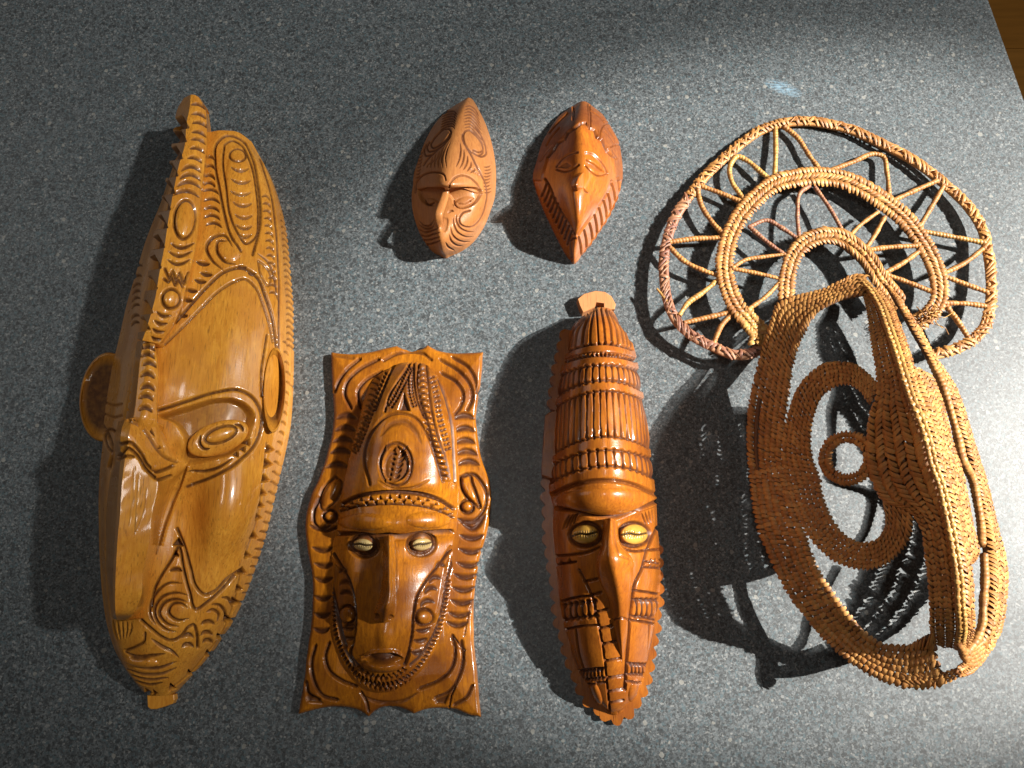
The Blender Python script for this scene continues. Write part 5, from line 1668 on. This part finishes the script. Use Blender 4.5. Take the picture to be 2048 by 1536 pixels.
spokes = [
    [(755, 105), (757, 250), (750, 395)], [(800, 112), (870, 170), (930, 260), (995, 350)], [(1010, 352), (1150, 300), (1280, 256), (1312, 266), (1335, 350), (1347, 490)],
    [(1350, 505), (1480, 445), (1600, 392)], [(1635, 412), (1560, 540), (1495, 650)], [(1500, 653), (1650, 680), (1850, 718)], [(1840, 742), (1740, 820), (1620, 880)],
    [(1620, 885), (1740, 930), (1862, 975)], [(1862, 1048), (1740, 1032), (1620, 1030)], [(1640, 1040), (1700, 1120), (1770, 1228)],
    [(745, 400), (670, 340), (610, 290), (555, 270), (520, 318), (530, 400), (570, 460), (615, 520)], [(615, 520), (500, 470), (365, 420)], [(352, 440), (370, 520), (420, 600), (508, 695)],
    [(500, 690), (340, 695), (205, 712)], [(205, 738), (280, 810), (380, 860), (485, 895)], [(480, 890), (370, 980), (300, 1030), (255, 1095)], [(280, 1132), (420, 1100), (550, 1070)],
    [(545, 1075), (480, 1140), (432, 1245)],
]
for k, q in enumerate(spokes):
    rope('spoke', I(*q), lambda x, y: zhat(x, y) + 3, 5.4, 6.8, M_CANE if k % 5 else M_PALE, seed=100 + k)
inner_spokes = [
    [(880, 700), (870, 560), (888, 452), (935, 420)], [(960, 425), (1040, 540), (1118, 680)], [(1130, 695), (1190, 630), (1290, 555)], [(1325, 580), (1270, 680), (1205, 775)],
    [(1215, 758), (1340, 740), (1490, 732)], [(1500, 762), (1420, 820), (1310, 880)], [(1320, 878), (1440, 920), (1560, 968)], [(880, 700), (790, 640), (712, 600), (620, 632)],
    [(615, 628), (710, 710), (822, 790)], [(835, 772), (690, 790), (600, 805), (530, 848)], [(530, 850), (660, 875), (785, 904)], [(785, 915), (700, 1000), (610, 1065)],
]
for k, q in enumerate(inner_spokes):
    rope('spoke', I(*q), lambda x, y: zhat(x, y) + 12, 5.2 if k in (3, 4, 5, 6) else 4.4, 6.2, M_PURPLE if k in (0, 1, 7, 8) else M_CANE, seed=140 + k)

# ---- the face: height field between rim, ridge and rim
ridge = J((900, 118), (960, 140), (1015, 200), (1080, 300), (1130, 430), (1190, 600), (1240, 760), (1290, 920), (1350, 1060), (1400, 1200), (1440, 1370)) + \
        K((1390, 130), (1430, 300), (1470, 500), (1500, 700), (1512, 900), (1520, 1020), (1500, 1150))
rz = [85, 100, 135, 180, 225, 265, 290, 305, 315, 320, 322, 323, 323, 322, 318, 300, 270, 200]
RX = np.array([p[0] for p in ridge]); RY = np.array([p[1] for p in ridge]); RZ = np.array(rz, float)
leftq = J((560, 225), (390, 295), (340, 430), (265, 660), (225, 830), (195, 1000), (185, 1200), (200, 1390)) + K((200, 200), (240, 400), (320, 600), (420, 800), (540, 960), (680, 1130), (850, 1270), (1050, 1370), (1250, 1412))
LX = np.array([p[0] for p in leftq]); LY = np.array([p[1] for p in leftq])
rightq = J((1100, 150), (1240, 300), (1330, 440), (1480, 690), (1590, 860), (1680, 1100), (1740, 1300)) + K((1640, 0), (1690, 180), (1740, 400), (1780, 600), (1782, 850), (1740, 1100), (1650, 1270), (1500, 1370))
QX = np.array([p[0] for p in rightq]); QY = np.array([p[1] for p in rightq])


def zface(x, y):
    rx = np.interp(y, RY, RX); rzv = np.interp(y, RY, RZ)
    if x <= rx:
        lx = np.interp(y, LY, LX)
        zl = np.interp(y, [590, 650, 750, 850, 930, 1060, 1150, 1270, 1330, 1372], [72, 70, 48, 20, 10, 36, 50, 72, 110, 150])
        f = min(max((x - lx) / max(rx - lx, 20), 0), 1)
        return zl + (rzv - zl) * f ** 1.12
    qx = np.interp(y, QY, QX)
    f = min(max((qx - x) / max(qx - rx, 12), 0), 1)
    z0 = np.interp(y, [560, 700, 800, 900, 1000, 1120, 1200, 1300, 1370], [70, 62, 50, 30, 10, 20, 42, 110, 150])
    return z0 + (rzv - z0) * f ** 0.9


# left outer band: the brow arch, the left side and the chin
b1o = J((985, 130), (900, 112), (800, 150), (650, 214), (500, 255), (390, 300), (340, 430), (270, 660), (228, 830), (197, 1000), (186, 1200), (198, 1390)) + K((205, 220), (245, 410), (325, 600), (425, 800), (545, 960), (690, 1130), (860, 1268), (1060, 1368), (1250, 1404), (1420, 1380))
b1i = J((985, 235), (900, 250), (820, 268), (720, 312), (640, 372), (565, 500), (510, 640), (482, 760), (468, 880), (450, 1010), (432, 1160), (415, 1320)) + K((430, 120), (480, 300), (540, 440), (600, 620), (700, 780), (820, 945), (920, 1055), (1060, 1128), (1210, 1118), (1320, 1060))
slit = lambda x, y, i: (i == 1 and 800 < y < 945)
weave('face_band', b1o, b1i, zface, 6, 8.6, 34, False, seed=21, tint=(0.32, 1.0), span=1.62, wid=0.40, core=0.40, skip=slit)
# looped ring in the left half
b2o = J((1075, 850), (1000, 765), (920, 708), (820, 688), (700, 702), (605, 770), (525, 870), (475, 1000), (435, 1150), (420, 1320)) + K((425, 120), (470, 290), (530, 400), (600, 500), (720, 600), (860, 650), (1000, 640), (1120, 560), (1190, 450), (1212, 300), (1215, 150))
b2i = J((1010, 980), (960, 900), (905, 855), (840, 838), (760, 862), (685, 930), (635, 1050), (612, 1200), (625, 1330)) + K((625, 80), (645, 190), (705, 340), (800, 450), (900, 488), (995, 460), (1042, 380), (1032, 250), (1005, 80))
weave('eye_loop', b2o, b2i, zface, 6, 8.6, 34, False, seed=22, tint=(0.32, 1.0), span=1.62, wid=0.40, core=0.40)
ring = lambda rr, e=1.0: [(1440 + (862 + rr * math.cos(a) * 1.0) / 3.3684, 520 + (1335 + rr * e * math.sin(a)) / 3.3684) for a in np.linspace(-0.4, 5.89, 40)]
weave('eye_ring', ring(192, 0.95), ring(112, 0.95), zface, 2, 7.5, 28, False, seed=23, tint=(0.32, 1.0), span=1.35, wid=0.5, core=0.36)
# left side of the ridge
b4r = [(x - 4, y) for x, y in zip(RX[2:], RY[2:])]
b4i = J((960, 225), (985, 330), (1005, 450), (1030, 620), (1058, 780), (1062, 900), (1015, 1050), (1000, 1200), (1010, 1390)) + K((1030, 220), (1210, 310), (1265, 400), (1290, 560), (1308, 700), (1320, 880), (1320, 1000), (1340, 1120))
weave('ridge_band', b4r, b4i, zface, 6, 8.8, 36, True, seed=24, tint=(0.32, 1.0), span=1.62, wid=0.40, core=0.40)
# yellow rods along the ridge itself, bound with V stitches
rl = [(x - 10, y) for x, y in zip(RX[1:], RY[1:])]; rr_ = [(x + 9, y) for x, y in zip(RX[1:], RY[1:])]
weave('ridge_binding', rl, rr_, lambda x, y: np.interp(y, RY, RZ) + 6, 2, 12, 40, True, M_PALE, M_PALE, seed=25, span=1.4, wid=0.26, core=0.5)
# right flank: three coils falling away from the ridge
rr0 = [(x + 4, y) for x, y in zip(RX[2:], RY[2:])]; rr1 = [(x + 17, y) for x, y in zip(RX[2:], RY[2:])]
weave('ridge_band', rr0, rr1, zface, 3, 8.0, 30, True, seed=28, span=1.35, wid=0.45, core=0.4)
r1 = [(x + 12, y) for x, y in zip(RX[6:15], RY[6:15])]
r1b = J((1320, 735), (1385, 790), (1445, 920), (1500, 1100), (1540, 1260)) + K((1480, 30), (1520, 200), (1548, 350), (1575, 470), (1590, 560), (1560, 620), (1520, 580))
weave('flank_band', r1, r1b, zface, 5, 7.6, 32, True, seed=26, span=1.35, wid=0.46, core=0.38)
rope('flank_coil', J((1400, 640), (1440, 720), (1505, 870), (1562, 1050), (1602, 1200), (1628, 1330)) + K((1586, 100), (1616, 250), (1638, 400), (1640, 500)), lambda x, y: zface(x, y) + 2, 8.0, 9, M_CANE, seed=60, depth=0.2)
r3o = [(q[0] - 5, q[1]) for q in J((1125, 140), (1235, 290), (1325, 430), (1475, 690), (1580, 860), (1668, 1100), (1726, 1300)) + K((1628, 0), (1678, 180), (1728, 400), (1766, 600), (1768, 850), (1730, 1085), (1645, 1245), (1490, 1345), (1330, 1392), (1180, 1390))]
r3i = [(q[0], q[1]) for q in J((1115, 170), (1215, 330), (1295, 470), (1430, 710), (1530, 910), (1612, 1130), (1668, 1320)) + K((1572, 40), (1618, 200), (1660, 420), (1676, 620), (1672, 880), (1645, 1060), (1572, 1200), (1445, 1285), (1300, 1310), (1140, 1312))]
weave('right_rim', r3o, r3i, zface, 4, 8.0, 34, True, seed=27, span=1.2, wid=0.5, core=0.42, zlift=3)
rope('right_cord', K((1655, 560), (1660, 720), (1650, 880), (1640, 1010), (1600, 1100), (1540, 1180)), lambda x, y: zface(x, y) + 10, 7, 8, M_CANE, seed=62, depth=0.15)
# knot where ridge meets chin
for k in range(5):
    q = K((1490 + k * 8, 1120 + k * 18), (1535 + k * 6, 1165 + k * 20), (1590, 1150 + k * 24), (1640, 1110 + k * 26))
    rope('chin_coil', q, lambda x, y, k=k: max(zface(x, y), 14) + 16 - 3 * k, 5.5, 6, M_CANE, seed=70 + k)
# knot of frayed cane behind the temple
kn = Bag(); r = np.random.RandomState(5)
for k in range(26):
    a = J((1420 + 60 * r.randn() * 0.6, 380 + 60 * r.randn() * 0.6))[0]
    b = (a[0] + 16 * r.randn(), a[1] + 14 * r.randn())
    mid = ((a[0] + b[0]) / 2 + 5 * r.randn(), (a[1] + b[1]) / 2 + 5 * r.randn(), 62 + 8 * r.rand())
    P = path3([(a[0], a[1], 50), mid, (b[0], b[1], 48 + 8 * r.rand())], None, 2.0)
    V, F = tube(P, np.full(len(P), (0.5 + 1.2 * r.rand()) * U), 6)
    kn.add(V, F, r.rand())
kn.build('frayed_knot', M_PALE, wov, 'stuff')
# loose cane end sticking out of the hoop
P = path3(I((140, 955), (165, 985), (192, 1022)), lambda x, y: zhat(x, y) + 4, 2)
V, F = tube(P, np.linspace(2.2, 3.4, len(P)) * U, 8)
mesh_obj('loose_end', V, F, M_PALE, wov, {'tint': np.full(len(V), 0.8)}, True, 50)
